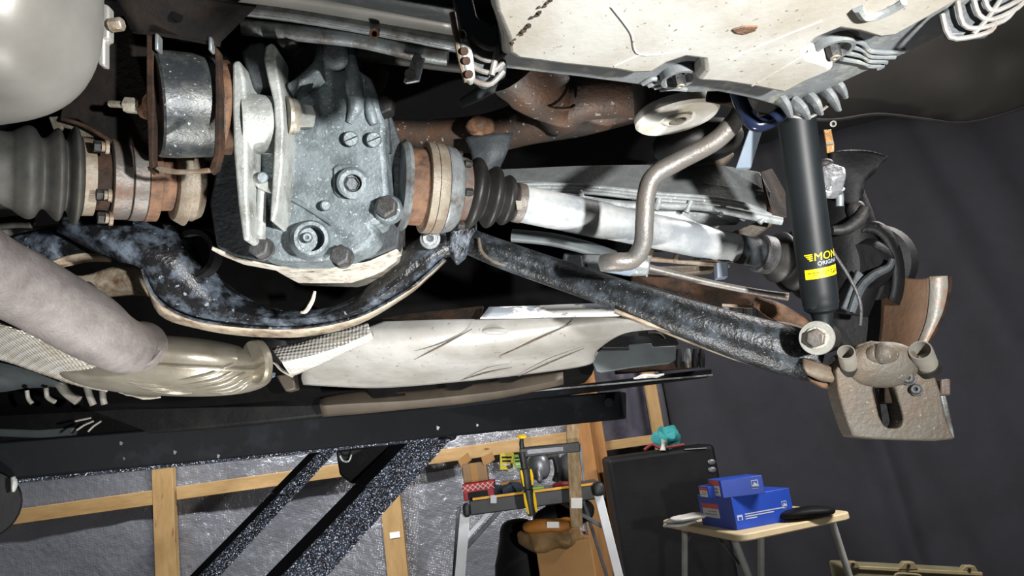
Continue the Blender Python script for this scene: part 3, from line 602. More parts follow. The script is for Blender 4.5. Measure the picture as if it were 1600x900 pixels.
# ================================================================== SUBFRAME
sub = thing('rear_subframe', 'black painted subframe sweeping under the differential with flaked white patches', 'subframe')
upper = [(100, 330, 1.12), (150, 320, 1.12), (215, 345, 1.12), (290, 365, 1.12), (345, 440, 1.14), (420, 482, 1.16), (500, 485, 1.16), (560, 462, 1.15), (610, 415, 1.13), (650, 378, 1.12), (700, 350, 1.10), (745, 352, 1.10)]
lower = [(90, 360, 1.10), (170, 402, 1.09), (222, 418, 1.09), (250, 462, 1.10), (300, 492, 1.12), (390, 506, 1.13), (480, 506, 1.13), (560, 490, 1.12), (630, 452, 1.10), (665, 425, 1.10), (692, 402, 1.09), (745, 395, 1.09)]
midp = [((a[0] + b[0]) / 2, (a[1] + b[1]) / 2 + 2, min(a[2], b[2]) - .018) for a, b in zip(upper, lower)]
back = [(a[0], a[1] + 6, a[2] + .06) for a in upper]
MB().grid([PL(back), PL(upper), PL(midp), PL(lower)], 5, 4).build('crossmember', 'frame_paint', sub, solid=.005)
low2 = [(222, 420, 1.09), (246, 468, 1.10), (300, 498, 1.12), (390, 511, 1.13), (480, 511, 1.13), (560, 494, 1.12), (632, 456, 1.10), (668, 428, 1.10), (694, 404, 1.09)]
low3 = [(226, 432, 1.14), (250, 490, 1.15), (310, 512, 1.17), (390, 524, 1.18), (480, 524, 1.18), (560, 505, 1.17), (634, 462, 1.14), (670, 432, 1.13), (697, 406, 1.12)]
MB().grid([PL(low2), PL(low3)], 5, 1).build('lower_flange', 'frame_edge', sub, solid=.004)  # pale flange colour includes the light falling on the underside
MB().tube(PL([(x, y, d - .003) for x, y, d in low2]), .0022, 6, 5).build('weld_seam', 'frame_paint', sub)
MB().grid([PL(r) for r in ([(15, 372, 1.14), (70, 358, 1.14), (128, 352, 1.14), (160, 352, 1.14)], [(30, 392, 1.12), (80, 382, 1.12), (130, 374, 1.12), (168, 392, 1.12)], [(65, 415, 1.13), (100, 404, 1.13), (135, 398, 1.13), (172, 398, 1.13)])], 4, 4).build('left_arm', 'frame_paint', sub, solid=.005)
MB().grid([PL(r) for r in ([(65, 415, 1.125), (100, 402, 1.125), (135, 396, 1.125), (172, 396, 1.125)], [(72, 423, 1.15), (110, 414, 1.15), (140, 408, 1.15), (174, 408, 1.15)])], 4, 1).build('left_arm_edge', 'frame_edge', sub, solid=.003)
lb = MB().grid([PL(r) for r in ([(90, 428, 1.17), (130, 432, 1.17), (170, 420, 1.17), (205, 415, 1.16), (232, 425, 1.14)], [(98, 446, 1.16), (140, 448, 1.16), (180, 444, 1.16), (215, 440, 1.15), (240, 445, 1.13)], [(125, 466, 1.18), (150, 466, 1.18), (185, 462, 1.18), (220, 460, 1.17), (245, 466, 1.15)])], 4, 4).build('lower_bracket', 'frame_edge', sub, solid=.005)
MB().lathe(P(134, 457, 1.158), P(134, 459, 1.15), [(0, m(18, 1.15)), (1, m(17, 1.15)), (1, m(9, 1.15)), (.2, .0004)], 24).build('bracket_hole', 'bolt_dark', lb)
MB().lathe(P(312, 398, 1.12), P(300, 396, 1.10), [(0, m(40, 1.1)), (1, m(38, 1.1)), (1, m(30, 1.1)), (.2, m(28, 1.1)), (.2, .0004)], 32).build('mount_hole', 'hub_black', sub)
nu = MB().lathe(P(672, 374, 1.06), P(672, 372, 1.045), [(0, m(16, 1.05)), (.6, m(16, 1.05)), (.7, m(12, 1.05)), (1, m(11, 1.05)), (1, m(6, 1.05)), (.5, .0004)], 20).build('locating_pin', 'steel_grey', sub)
MB().prism(PL([(705, 350), (742, 355), (726, 400), (712, 412), (700, 392)], 1.055), YD * .02).build('arm_gusset', 'frame_paint', sub, bevel=.004)
# rusty hose pieces behind left arm
tag(MB().tube(PL([(-30, 362), (40, 362), (75, 360), (110, 356)], 1.2), .008, 10).build('brake_line', 'wire_grey'), 'thin grey brake line running under the left rubber boot', 'pipe')
tag(MB().grid([PL(r) for r in ([(-30, 350, 1.18), (20, 342, 1.18), (55, 345, 1.18)], [(-30, 358, 1.16), (20, 352, 1.16), (50, 352, 1.16)])], 3, 2).build('rubber_mount', 'rubber_grey', solid=.01), 'flat dark rubber mount below the left boot at the picture edge', 'mount')
tag(MB().tube(PL([(5, 372), (40, 374), (70, 366)], 1.19), [.006, .012, .004], 8, 4, flat=.5, flatdir=ZD).jitter(.002, 50).build('rusty_hanger', 'rust_dark'), 'flaky rusty hanger between the thin brake line and the exhaust pipe', 'bracket')

# ================================================================== TRANSVERSE LINK (black arm)
arm = thing('lower_link_arm', 'black tubular lower arm slanting from the subframe to the shock absorber', 'suspension arm')
ap = [(720, 372, 1.08), (780, 396, 1.07), (860, 424, 1.06), (960, 458, 1.03), (1060, 494, 1.0), (1150, 524, .98), (1230, 548, .965), (1275, 560, .96)]
MB().tube(PL(ap), [m(r, d) for r, (_, _, d) in zip((20, 22, 23, 25, 30, 36, 40, 38), ap)], 24, 6).build('arm_tube', 'frame_clean', arm)
MB().tube(PL([(748, 372, 1.045), (752, 392, 1.04), (770, 408, 1.035), (790, 414, 1.035)]), .0022, 8, 5).jitter(.001, 120).build('weld_bead', 'caliper', arm)
MB().grid([PL(r) for r in ([(960, 484, 1.01), (1060, 522, .99), (1150, 556, .97), (1250, 588, .955)], [(960, 488, 1.05), (1060, 528, 1.03), (1150, 562, 1.01), (1250, 592, .99)])], 4, 1).build('lower_seam', 'frame_edge', arm, solid=.003)
MB().grid([PL(r) for r in ([(1254, 560, .925), (1275, 566, .92), (1312, 578, .92)], [(1256, 574, .91), (1282, 584, .905), (1313, 592, .91)], [(1262, 584, .915), (1286, 594, .915), (1313, 597, .915)])], 4, 4).build('end_cup', 'rust_pale', arm, solid=.003)
MB().grid([PL(r) for r in ([(1262, 588, .93), (1284, 598, .925), (1312, 600, .925)], [(1266, 594, .935), (1288, 606, .93), (1310, 604, .93)])], 4, 3).build('end_cup', 'rust', arm, solid=.003)
MB().lathe(P(1300, 570, .95), P(1318, 572, .95), [(0, m(14, .95)), (.5, m(17, .95)), (1, m(14, .95))], 20).build('end_joint', 'rust_steel', arm)

# ================================================================== ALUMINIUM UPPER ARM
al = thing('aluminium_control_arm', 'grey cast aluminium upper arm with ribbed rim behind the long driveshaft', 'suspension arm')
topo = [(770, 264, 1.25), (900, 259, 1.25), (1040, 256, 1.22), (1130, 258, 1.2), (1188, 268, 1.17), (1205, 300, 1.15), (1206, 334, 1.14), (1150, 314, 1.15), (1040, 302, 1.17), (920, 290, 1.2), (830, 284, 1.22), (770, 286, 1.23)]
MB().prism(PL(topo), YD * .03).build('top_web', 'arm_top', al, bevel=.003)
rimpts = [(770, 291, 1.19), (850, 288, 1.18), (930, 292, 1.17), (1020, 302, 1.15), (1100, 308, 1.135), (1160, 318, 1.12), (1205, 337, 1.11)]
for k in range(3):
    MB().tube(PL([(x, y + 5 * k, d - .004 * k) for x, y, d in rimpts]), .0032, 8, 5).build('rim_ridge', 'alu_arm', al)
low = [(800, 304, 1.17), (870, 306, 1.165), (960, 318, 1.15), (1040, 322, 1.135), (1110, 325, 1.12), (1170, 336, 1.105), (1222, 346, 1.10)]
MB().tube(PL(low), [.005, .006, .006, .006, .006, .007, .006], 10, 5).build('lower_rim', 'alu_arm', al)
for (x0, y0, x1, y1, d) in ((905, 298, 912, 314, 1.155), (1030, 310, 1024, 328, 1.135), (1080, 314, 1072, 332, 1.125), (1132, 320, 1124, 338, 1.115), (1168, 325, 1160, 344, 1.11), (1195, 338, 1186, 348, 1.10)):
    MB().tube(PL([(x0, y0), (x1, y1)], d), .0045, 8, 1).build('rim_rib', 'alu_arm', al)
MB().grid([PL(r) for r in ([(800, 308, 1.2), (900, 316, 1.19), (1000, 320, 1.17), (1080, 330, 1.15), (1160, 340, 1.13)], [(800, 330, 1.24), (900, 345, 1.23), (1000, 350, 1.2), (1070, 352, 1.18), (1150, 348, 1.15)])], 4, 2).build('under_web', 'alu_arm', al, solid=.008)
MB().prism(PL([(1188, 268, 1.17), (1206, 262, 1.22), (1228, 300, 1.2), (1231, 340, 1.12), (1206, 344, 1.12)]), YD * .015).build('end_face', 'rust_dark', al, bevel=.003)
MB().prism(PL([(1120, 372, 1.16), (1185, 345, 1.15), (1212, 348, 1.15), (1178, 372, 1.16), (1160, 376, 1.16)]), YD * .02).build('end_spur', 'caliper', al, bevel=.004)
MB().prism(PL([(1030, 368, 1.2), (1090, 350, 1.19), (1130, 348, 1.17), (1100, 372, 1.18)]), YD * .02).build('end_spur', 'alu_arm', al, bevel=.004)

# lower cast lattice + brown lower arm behind the shaft
lat = thing('lower_cast_arm', 'brown cast lower arm with pocketed rim below the driveshaft', 'suspension arm')
MB().tube(PL([(1012, 392, 1.22), (1060, 388, 1.21), (1100, 396, 1.2), (1140, 412, 1.19)]), .0045, 8, 4).build('upper_rim', 'rust_pale', lat)
MB().tube(PL([(1012, 404, 1.21), (1060, 408, 1.2), (1100, 411, 1.19), (1140, 414, 1.18)]), .0045, 8, 4).build('lower_rim', 'rust_pale', lat)
for x in (1014, 1056, 1088, 1112):
    MB().tube(PL([(x + 4, 390 + (x - 1014) * .08), (x - 2, 408 + (x - 1014) * .04)], 1.2), .0045, 8, 1).build('rim_rib', 'rust_pale', lat)
MB().prism(PL([(1000, 416, 1.22), (1120, 414, 1.2), (1116, 424, 1.2), (1060, 428, 1.2), (1010, 424, 1.22)]), YD * .02).build('rim_face', 'caliper', lat, bevel=.003)
MB().prism(PL([(985, 428, 1.28), (1060, 430, 1.26), (1180, 452, 1.2), (1262, 500, 1.13), (1262, 545, 1.12), (1180, 520, 1.2), (1080, 490, 1.26), (990, 470, 1.3)]), YD * .04).build('arm_web', 'rust_dark', lat, bevel=.006)
MB().tube(PL([(1180, 470, 1.1), (1215, 488, 1.08), (1262, 512, 1.06)]), [.008, .014, .010], 12).build('arm_rib', 'rust', lat)
MB().tube(PL([(1180, 505, 1.08), (1215, 512, 1.06), (1262, 520, 1.04)]), [.006, .010, .008], 12).build('arm_rib', 'rust_pale', lat)
for x in (1128, 1150, 1172):
    MB().prism(PL([(x, 476), (x + 12, 478), (x + 14, 500), (x + 2, 496)], 1.1), YD * .02).build('arm_lug', 'cast_dark', lat, bevel=.002)
MB().beam(P(1128, 477, 1.095), P(1176, 480, 1.095), .004, .004).build('lug_strip', 'rust_pale', lat)
# casting characters in relief
bm = textmesh('220F', .016)
for v in bm.verts: v.co = P(1058, 468, 1.235) + RT * v.co.x + UP * (v.co.y + v.co.x * -.12)
t = MB(); t.bm.free(); t.bm = bm; t.build('casting_mark', 'rust', lat)
# blue-grey strut stub
tag(MB().prism(PL([(1120, 410), (1138, 408), (1138, 432), (1121, 434)], 1.13), YD * .02).build('spacer_block', 'strap_blue', None, bevel=.001), 'small pale blue block under the outer end of the driveshaft', 'block')
tag(MB().tube(PL([(1010, 418, 1.06), (1100, 440, 1.06), (1180, 456, 1.05), (1232, 464, 1.04)]), [.006, .005, .005, .006], 12, 4).build('handbrake_cable', 'sway'), 'thin pale cable stretched from the anti-roll bar link to the shock absorber', 'cable')
tag(MB().tube(PL([(800, 368, 1.2), (860, 374, 1.19), (920, 388, 1.18), (960, 402, 1.17)]), .011, 12).build('dark_hose', 'plastic_grey'), 'dark grey pipe sloping below the inner driveshaft boot', 'pipe')
tag(MB().tube(PL([(985, 446, 1.07), (1060, 468, 1.05), (1140, 494, 1.02), (1220, 520, 1.0)]), .0075, 10).build('rubber_hose', 'rubber'), 'thin black hose lying along the top of the black lower arm', 'hose')
tb = thing('link_bracket', 'dark square bracket standing on the black lower arm beside the bar link', 'bracket')
MB().prism(PL([(880, 395), (940, 396), (940, 440), (915, 440), (882, 424)], 1.1), YD * .03).build('bracket_plate', 'cast_dark', tb, bevel=.003)
MB().beam(P(908, 400, 1.095), P(914, 440, 1.095), .002, .002).build('bracket_seam', 'steel_grey', tb)

# ================================================================== ANTI-ROLL BAR
sw = thing('anti_roll_bar', 'bent grey anti roll bar crossing in front of the long driveshaft', 'anti-roll bar')
sp = [(1172, 152, .86), (1150, 186, .87), (1118, 220, .88), (1060, 252, .89), (1022, 275, .89), (1010, 305, .89), (1007, 345, .89), (1004, 382, .895), (988, 406, .90), (960, 409, .90), (944, 411, .91)]
MB().tube(PL(sp), m(14.5, .89), 20, 7).build('bar', 'sway', sw)
MB().lathe(P(940, 412, .92), P(985, 420, .94), [(0, m(10, .93)), (.05, m(12, .93)), (1, m(12, .93))], 20).build('link_pin', 'strap_blue', sw)
MB().lathe(P(974, 416, .94), P(984, 417, .94), [(0, m(15, .93)), (1, m(15, .93))], 20).build('link_collar', 'rubber', sw)
MB().lathe(P(982, 414, .945), P(1010, 414, .945), [(0, m(16, .93)), (.3, m(18, .93)), (1, m(17, .93))], 24).build('link_eye', 'steel_grey', sw)
MB().tube(PL([(1000, 405), (1004, 425), (1005, 400)], .945), .009, 8, 3).build('link_stem', 'steel_grey', sw)

# ================================================================== AXLE TUBE / RUSTY PIPES
ax = thing('rusty_exhaust_branch', 'rusty curved exhaust branch behind the white tray rim', 'exhaust pipe')
MB().tube(PL([(600, 205, 1.2), (680, 212, 1.18), (760, 208, 1.15), (830, 190, 1.12), (900, 172, 1.1), (970, 158, 1.08), (1015, 150, 1.08)]), [.02, .026, .030, .034, .040, .036, .032], 24, 6).build('main_pipe', 'pipe_rusty', ax)
MB().tube(PL([(810, 100, 1.0), (836, 130, 1.02), (866, 158, 1.05), (880, 180, 1.08)]), [.05, .046, .036, .034], 24, 6).build('upper_pipe', 'pipe_rusty', ax)
MB().tube(PL([(840, 155, 1.0), (860, 168, 1.0), (885, 170, 1.0), (897, 165, 1.01)]), .0025, 8, 5).build('weld_bead', 'rust', ax)
MB().tube(PL([(880, 170, 1.06), (920, 150, 1.04), (975, 146, 1.04), (1020, 150, 1.06)]), [.028, .034, .034, .03], 18, 5).build('side_pipe', 'pipe_rusty', ax)
knob = MB().ellipsoid(P(752, 198, 1.09), XD * .022, YD * .02, ZD * .014, 2, 16, 10).jitter(.006, 60).build('rust_lump', 'rust', ax)
MB().grid([PL(r) for r in ([(726, 215, 1.1), (770, 210, 1.09), (802, 208, 1.1)], [(738, 245, 1.09), (765, 243, 1.08), (790, 242, 1.09)], [(742, 290, 1.1), (760, 290, 1.1), (776, 268, 1.1)])], 4, 4).build('hanger_plate', 'cast_dark', ax, solid=.004)
# pale disc (spring pad)
sd = thing('spring_pad', 'round white pad with hex centre under the tray edge', 'pad')
dc = P(1058, 183, 1.0); nv = (Vector((.04, .05, -1))).normalized()
MB().lathe(dc - nv * .014, dc + nv * .004, [(0, m(62, 1)), (.3, m(66, 1)), (.8, m(66, 1)), (1, m(62, 1)), (1, m(30, 1)), (.8, m(26, 1)), (.75, .0005)], 48).build('pad_disc', 'pale_disc', sd)
MB().lathe(dc - nv * .012, dc + nv * .006, [(0, m(24, 1)), (.9, m(22, 1)), (1, m(18, 1)), (1, m(15, 1)), (.3, m(15, 1)), (.3, .0005)], 28).build('centre_ring', 'pale_disc', sd)
MB().hexp(dc - nv * .008, nv, m(13, 1), .016, .3).build('centre_hex', 'bolt_bright', sd)
MB().lathe(dc - nv * .07, dc - nv * .012, [(0, m(58, 1)), (.6, m(60, 1)), (1, m(64, 1))], 40).build('pad_rubber', 'rubber', sd)
tag(MB().tube(PL([(1105, 150, .9), (1140, 155, .9), (1165, 168, .9)]), [.007, .009, .007], 10).build('rusty_stay', 'rust_dark'), 'short rusty stay between the tray rim and the round white pad', 'stay')
tag(MB().ellipsoid(P(1090, 222, 1.15), XD * .07, YD * .05, ZD * .03, 2.4, 24, 14).build('bump_stop', 'rubber'), 'black rubber bump stop beneath the round white pad', 'bump stop')
tag(MB().prism(PL([(1080, 236), (1132, 228), (1150, 240), (1130, 258), (1085, 258)], 1.2), YD * .03).build('spring_bracket', 'caliper', None, bevel=.004), 'grey spring seat above the grey upper arm behind the roll bar', 'bracket')

# ================================================================== SHOCK ABSORBER
sh = thing('shock_absorber', 'black shock absorber with yellow sticker and washer bolt at its foot', 'shock absorber')
s0, s1 = P(1240, 150, .88), P(1284, 488, .90)
SR = m(28, .885); sax = (s1 - s0); sL = sax.length; sdn = sax.normalized()
MB().lathe(s0, s1, [(0, SR * 1.02), (.9, SR), (.93, SR * .995), (.94, SR * .97), (.955, SR * .99), (.965, SR * .95), (.985, SR * .92), (1, SR * .7)], 48).build('tube', 'shock', sh)
MB().lathe(P(1284, 486, .90), P(1288, 520, .90), [(0, SR * .66), (.5, SR * .5), (1, SR * .55)], 24).build('neck', 'shock', sh)
MB().lathe(P(1290, 528, .925), P(1277, 528, .885), [(0, m(24, .9)), (.9, m(24, .9)), (1, m(22, .9))], 32).build('eye', 'rubber', sh)
wa = MB().lathe(P(1277, 528, .884), P(1276, 528, .879), [(0, m(26.5, .88)), (.7, m(27, .88)), (1, m(26, .88))], 40).build('washer', 'zinc', sh)
MB().hexp(P(1276, 528, .879), P(1276, 528, .879) - P(1280, 527, .90), m(15, .88), .012, .2).build('foot_bolt', 'rust_steel', sh, bevel=.001)
MB().lathe(P(1276, 528, .880), P(1275.5, 528, .876), [(0, m(18, .88)), (1, m(17, .88))], 24).build('bolt_flange', 'bolt_bright', sh)
# sticker and lettering wrapped round the tube
tocam = (CAM - (s0 + s1) / 2); tocam = (tocam - sdn * tocam.dot(sdn)).normalized(); right = sdn.cross(tocam).normalized()
if right.dot(RT) < 0: right = -right
def wrap(sx, sy, off=.0006):
    a = sx / SR; c = s0 + sdn * sy
    return c + (tocam * math.cos(a) + right * math.sin(a)) * (SR + off)
def along(y): return sL * (y - 150) / 338
def patch(x0, x1, y0, y1, mtl, name, off=.0006, par=sh, sk=0.0):
    n = 14; g = [[wrap(x0 + (x1 - x0) * i / n, along(y) + (x0 + (x1 - x0) * i / n) * sk, off) for i in range(n + 1)] for y in (y0, (y0 + y1) / 2, y1)]
    return MB().grid(g, 1, 1).build(name, mtl, par)
SK = -.05
yp = patch(-.0135, .036, 416, 431, 'yellow', 'sticker', sk=SK)
def wtext(body, size, sx, y, mtl, name, shear=0, bold=0, off=.0008, par=sh):
    bm = textmesh(body, size, shear, bold)
    bmesh.ops.subdivide_edges(bm, edges=bm.edges[:], cuts=3, use_grid_fill=True)
    for v in bm.verts:
        x = sx + v.co.x; v.co = wrap(x, along(y) - v.co.y + x * SK, off)
    t = MB(); t.bm.free(); t.bm = bm; return t.build(name, mtl, par)
wtext('MONROE', .0130, -.0015, 403.5, 'yellow', 'lettering', shear=.1)
for k in range(4):
    patch(-.0115 + k * .0018, -.0022, 392.5 + k * 2.9, 394.3 + k * 2.9, 'yellow', 'wing_bar', sk=SK)
wtext('ORIGINAL', .0068, .002, 411.5, 'print_white', 'lettering')
wtext('PREMIUM SHOCKS', .0032, -.010, 423.5, 'print_dark', 'sticker_print', off=.0013, par=yp)
wtext('QUALITY PARTS', .0028, -.006, 426.5, 'print_dark', 'sticker_print', off=.0013, par=yp)
wtext('GAS', .0075, .0165, 427, 'print_dark', 'sticker_print', off=.0013, par=yp)

# ================================================================== HUB, BRAKES
kn = thing('wheel_carrier', 'black wheel carrier behind the shock absorber with curved dust shield', 'wheel carrier')
MB().grid([PL(r) for r in ([(1296, 240, 1.0), (1330, 238, 1.0), (1362, 240, .99), (1386, 248, .985)], [(1296, 252, 1.0), (1325, 262, .99), (1350, 268, .985), (1372, 258, .985)], [(1300, 275, 1.0), (1322, 290, .99), (1338, 292, .985), (1352, 275, .985)], [(1305, 310, 1.0), (1322, 318, .99), (1336, 322, .985), (1342, 300, .985)])], 4, 4).build('upper_horn', 'hub_black', kn, solid=.012)
MB().tube(PL([(1312, 250), (1318, 300), (1325, 350), (1330, 420), (1320, 490)], 1.02), [.022, .026, .035, .04, .03], 18, 6).build('carrier_body', 'hub_black', kn)
MB().prism(PL([(1298, 320), (1335, 335), (1372, 352), (1392, 400), (1394, 450), (1386, 500), (1378, 548), (1330, 552), (1302, 510), (1296, 420)], 1.07), YD * .05).build('upright', 'hub_black', kn, bevel=.01)
MB().tube(PL([(1300, 360), (1320, 358), (1340, 345), (1353, 325)], .97), [.006, .008, .009, .007], 10).build('carrier_lug', 'bolt_dark', kn)
MB().ellipsoid(P(1338, 330, .985), XD * .012, YD * .012, ZD * .014, 2.4, 20, 12).build('carrier_knob', 'bolt_dark', kn)
a0 = P(1368, 425, 1.0)
ring = [P(1362 + 52 * math.cos(a), 430 + 84 * math.sin(a), 1.03) for a in [math.radians(x) for x in range(-110, 40, 8)]]
ring2 = [P(1362 + 50 * math.cos(a), 430 + 82 * math.sin(a), .99) for a in [math.radians(x) for x in range(-110, 40, 8)]]
ring3 = [P(1358 + 36 * math.cos(a), 430 + 66 * math.sin(a), .985) for a in [math.radians(x) for x in range(-110, 40, 8)]]
MB().grid([ring, ring2, ring3], 1, 2).build('dust_shield', 'hub_black', kn, solid=.003)
MB().lathe(P(1370, 410, 1.06), P(1345, 412, .98), [(0, m(62, 1)), (.5, m(60, 1)), (.55, m(42, 1)), (.9, m(40, 1)), (1, m(30, 1))], 36).build('hub_drum', 'hub_black', kn)
MB().tube(PL([(1330, 488, .96), (1345, 450, .96), (1365, 430, .955), (1388, 418, .95), (1394, 405, .95)]), [.005, .006, .006, .005, .004], 8, 5).build('cable_bracket', 'cast_dark', kn)
MB().prism(PL([(1316, 480), (1340, 420), (1352, 430), (1358, 428), (1336, 490)], .965), YD * .008).build('stay_plate', 'cast_dark', kn, bevel=.002)
tag(MB().tube(PL([(1286, 352, .93), (1300, 390, .92), (1322, 425, .915), (1338, 455, .91), (1345, 480, .91), (1344, 508, .915)]), .0022, 8, 6).build('brake_hose', 'bolt_grey'), 'thin dark brake wire hanging right of the shock absorber', 'hose')
ab = thing('aluminium_hex_bolt', 'shiny aluminium hex fitting right of the upper shock absorber', 'bolt')
MB().hexp(P(1296, 292, .95), P(1302, 262, .93) - P(1296, 292, .95), .018, .026, .2).jitter(.0015, 60).build('hex_head', 'alu_bolt', ab, bevel=.002)
MB().lathe(P(1293, 306, .955), P(1296, 292, .95), [(0, .012), (.5, .017), (1, .019)], 20).build('collar', 'alu_bolt', ab)
MB().tube(PL([(1308, 292, .95), (1312, 306, .95), (1312, 322, .95)]), .005, 10, 3).build('side_stub', 'steel_grey', ab)
MB().ellipsoid(P(1288, 258, .96), XD * .012, YD * .012, ZD * .008, 2, 16, 10).build('cap', 'bolt_dark', ab)
gs = thing('brass_strip', 'narrow brass coloured strip hanging below the wheel arch lip', 'strip')
MB().prism(PL([(1287, 202), (1299, 202), (1304, 226), (1304, 246), (1293, 247), (1291, 226)], 1.02), YD * .004).build('strip', 'gold', gs, bevel=.001)
MB().beam(P(1290, 225, 1.015), P(1302, 224, 1.015), .004, .003).build('strip_pin', 'bolt_bright', gs)
tag(MB().lathe(P(1302, 193.5, .93), P(1302, 193.5, .924), [(0, m(5, .93)), (1, m(5, .93)), (1, m(2.8, .93)), (0, m(2.8, .93))], 20).build('plug_ring', 'wire_grey'), 'tiny pale ring just below the wheel arch lip', 'ring')
tag(MB().tube(PL([(1150, 140, .84), (1163, 172, .835), (1180, 194, .83), (1205, 188, .83), (1228, 168, .835), (1240, 140, .84)]), .0085, 14, 6).build('blue_hose', 'hose_blue'), 'dark blue hose looping under the tray corner', 'hose')
tag(MB().prism(PL([(1190, 160, .93), (1206, 162, .93), (1192, 200, .95), (1174, 262, .97), (1150, 262, .97), (1170, 205, .95)]), YD * .008).build('grey_blue_strap', 'strap_blue', None, bevel=.001), 'pale blue flat strap between the roll bar and the shock absorber', 'strap')

# brake disc shield (rusty curved plate)
bd = thing('brake_shield', 'rusty curved brake backing plate above the brake carrier on the right', 'brake shield')
rowsb = [[(1372, 560), (1378, 500), (1378, 450), (1372, 428)], [(1410, 552), (1420, 495), (1425, 455), (1428, 436)], [(1430, 546), (1448, 500), (1452, 460), (1452, 434)]]
MB().grid([PL(r, d) for r, d in zip(rowsb, (1.03, .985, .97))], 5, 5).build('shield_plate', 'disc_shield', bd, solid=.004)
MB().grid([PL(r, d) for r, d in zip([[(1424, 560), (1446, 505), (1452, 462), (1452, 432)], [(1446, 542), (1470, 495), (1480, 455), (1480, 431)]], (.968, .962))], 5, 3).build('shield_lip', 'disc_edge', bd, solid=.004)
MB().tube(PL([(1446, 544), (1472, 495), (1483, 455), (1484, 432)], .963), .0025, 8, 5).build('shield_edge', 'rust_dark', bd)

ca = thing('brake_carrier', 'dirty cast brake caliper body hanging at the right with two open guide tubes', 'brake caliper')
CD = .90
cbod = [(1306, 580), (1312, 566), (1330, 552), (1342, 538), (1362, 532), (1396, 536), (1420, 556), (1444, 570), (1462, 590), (1470, 612), (1476, 650), (1492, 686), (1462, 689), (1420, 688), (1370, 686), (1334, 682), (1326, 664), (1318, 640), (1310, 612)]
slotL = [(1364, 608), (1367, 601), (1374, 599), (1394, 600), (1400, 605), (1408, 635), (1412, 655), (1410, 664), (1404, 669), (1390, 669), (1381, 664), (1374, 650)]
MB().prism_hole(PL(cbod, CD), PL(slotL, CD), YD * .035).build('body', 'caliper', ca, bevel=.0025, seg=3)
MB().ellipsoid(P(1378, 570, CD + .002), RT * m(56, CD), YD * .02, UP * m(36, CD), 2.3, 36, 20).build('piston_bridge', 'caliper', ca)
MB().prism(PL([(1372, 606), (1404, 606), (1408, 668), (1380, 668)], CD + .034), YD * .01).build('pad_back', 'hub_black', ca)
MB().box(P(1392, 616, CD + .028), RT * .012, YD * .01, UP * .012).build('pad_lug', 'rust_dark', ca, bevel=.002)
MB().ellipsoid(P(1378, 554, CD - .012), RT * m(26, CD), YD * .012, UP * m(16, CD), 2.2, 24, 14).build('piston_boss', 'caliper', ca)
MB().lathe(P(1382, 552, CD - .018), P(1380, 546, CD - .03), [(0, m(17, CD)), (.5, m(15, CD)), (.85, m(10, CD)), (1, m(4, CD))], 24).build('bleed_cap', 'caliper', ca)
for x, y, x2, y2, r in ((1326, 568, 1322, 550, 13), (1446, 566, 1438, 547, 17)):
    tp = P(x2, y2, CD - .022); bs = P(x, y, CD - .004); a_ = (tp - bs)
    MB().lathe(bs - a_ * .4, tp, [(0, m(r, CD)), (.8, m(r, CD)), (1, m(r * .97, CD)), (1, m(r * .85, CD)), (.4, m(r * .8, CD)), (.4, .0004)], 28).build('guide_tube', 'caliper_pin', ca)
    MB().lathe(bs - a_ * .45, bs - a_ * .1, [(0, m(r * 1.2, CD)), (1, m(r * 1.15, CD))], 24).build('tube_seal', 'rubber', ca)
for x, y, r in ((1420, 592, 9), (1432, 610, 8)):
    MB().lathe(P(x, y, CD + .002), P(x - 1, y - 2, CD - .012), [(0, m(r * 1.2, CD)), (.5, m(r * 1.2, CD)), (.55, m(r, CD)), (1, m(r * .8, CD)), (1, m(r * .4, CD)), (.7, .0003)], 16).build('bleed_nipple', 'bolt_grey', ca)
MB().box(P(1470, 606, CD + .01), RT * .006, YD * .012, UP * .010).build('pad_pin', 'rust_steel', ca, bevel=.002)
MB().box(P(1312, 606, CD + .015), RT * .006, YD * .012, UP * .012).build('pad_pin', 'rust_pale', ca, bevel=.002)
MB().prism(PL([(1468, 612), (1478, 616), (1484, 640), (1493, 684), (1486, 686), (1476, 650)], CD + .012), YD * .02).build('side_web', 'steel_grey', ca, bevel=.002)

# ================================================================== EXHAUST (lower left)
ex = thing('exhaust_pipe', 'thick grey brown exhaust pipe coming from the left edge into the ribbed silencer', 'exhaust pipe')
ep = [(-110, 352, .80), (-30, 415, .88), (60, 462, .96), (135, 506, 1.03), (172, 530, 1.07), (200, 542, 1.12), (222, 540, 1.19)]
MB().tube(PL(ep), [m(r, d) for r, (_, _, d) in zip((66, 60, 56, 53, 46, 42, 38), ep)], 32, 6).build('pipe', 'pipe_exhaust', ex)
MB().tube(PL([(170, 568, 1.12), (205, 576, 1.12), (235, 566, 1.12), (252, 548, 1.13)]), .0025, 8, 5).build('weld_bead', 'pipe_exhaust', ex)
ct = thing('centre_silencer', 'bronze tinted centre silencer with stamped ribs under the exhaust pipe', 'silencer')
c = P(260, 572, 1.30); RXv = RT * m(153, 1.28) + YD * .02 - UP * m(6, 1.28); AYv = YD * .12 + UP * .01; AZv = UP * m(46, 1.28) - YD * .02
MB().ellipsoid(c, RXv, AYv, AZv, 2.5, 64, 36).build('shell', 'catalyst', ct)
INV = Matrix((RXv, AYv, AZv)).transposed().inverted()
def oncat(x, y, off=.0):
    d = 1.0
    while d < 1.5:
        q = INV @ (P(x, y, d) - c)
        if sum(abs(k) ** 2.5 for k in q) < 1: return P(x, y, d - off)
        d += .001
    return P(x, y, 1.3)
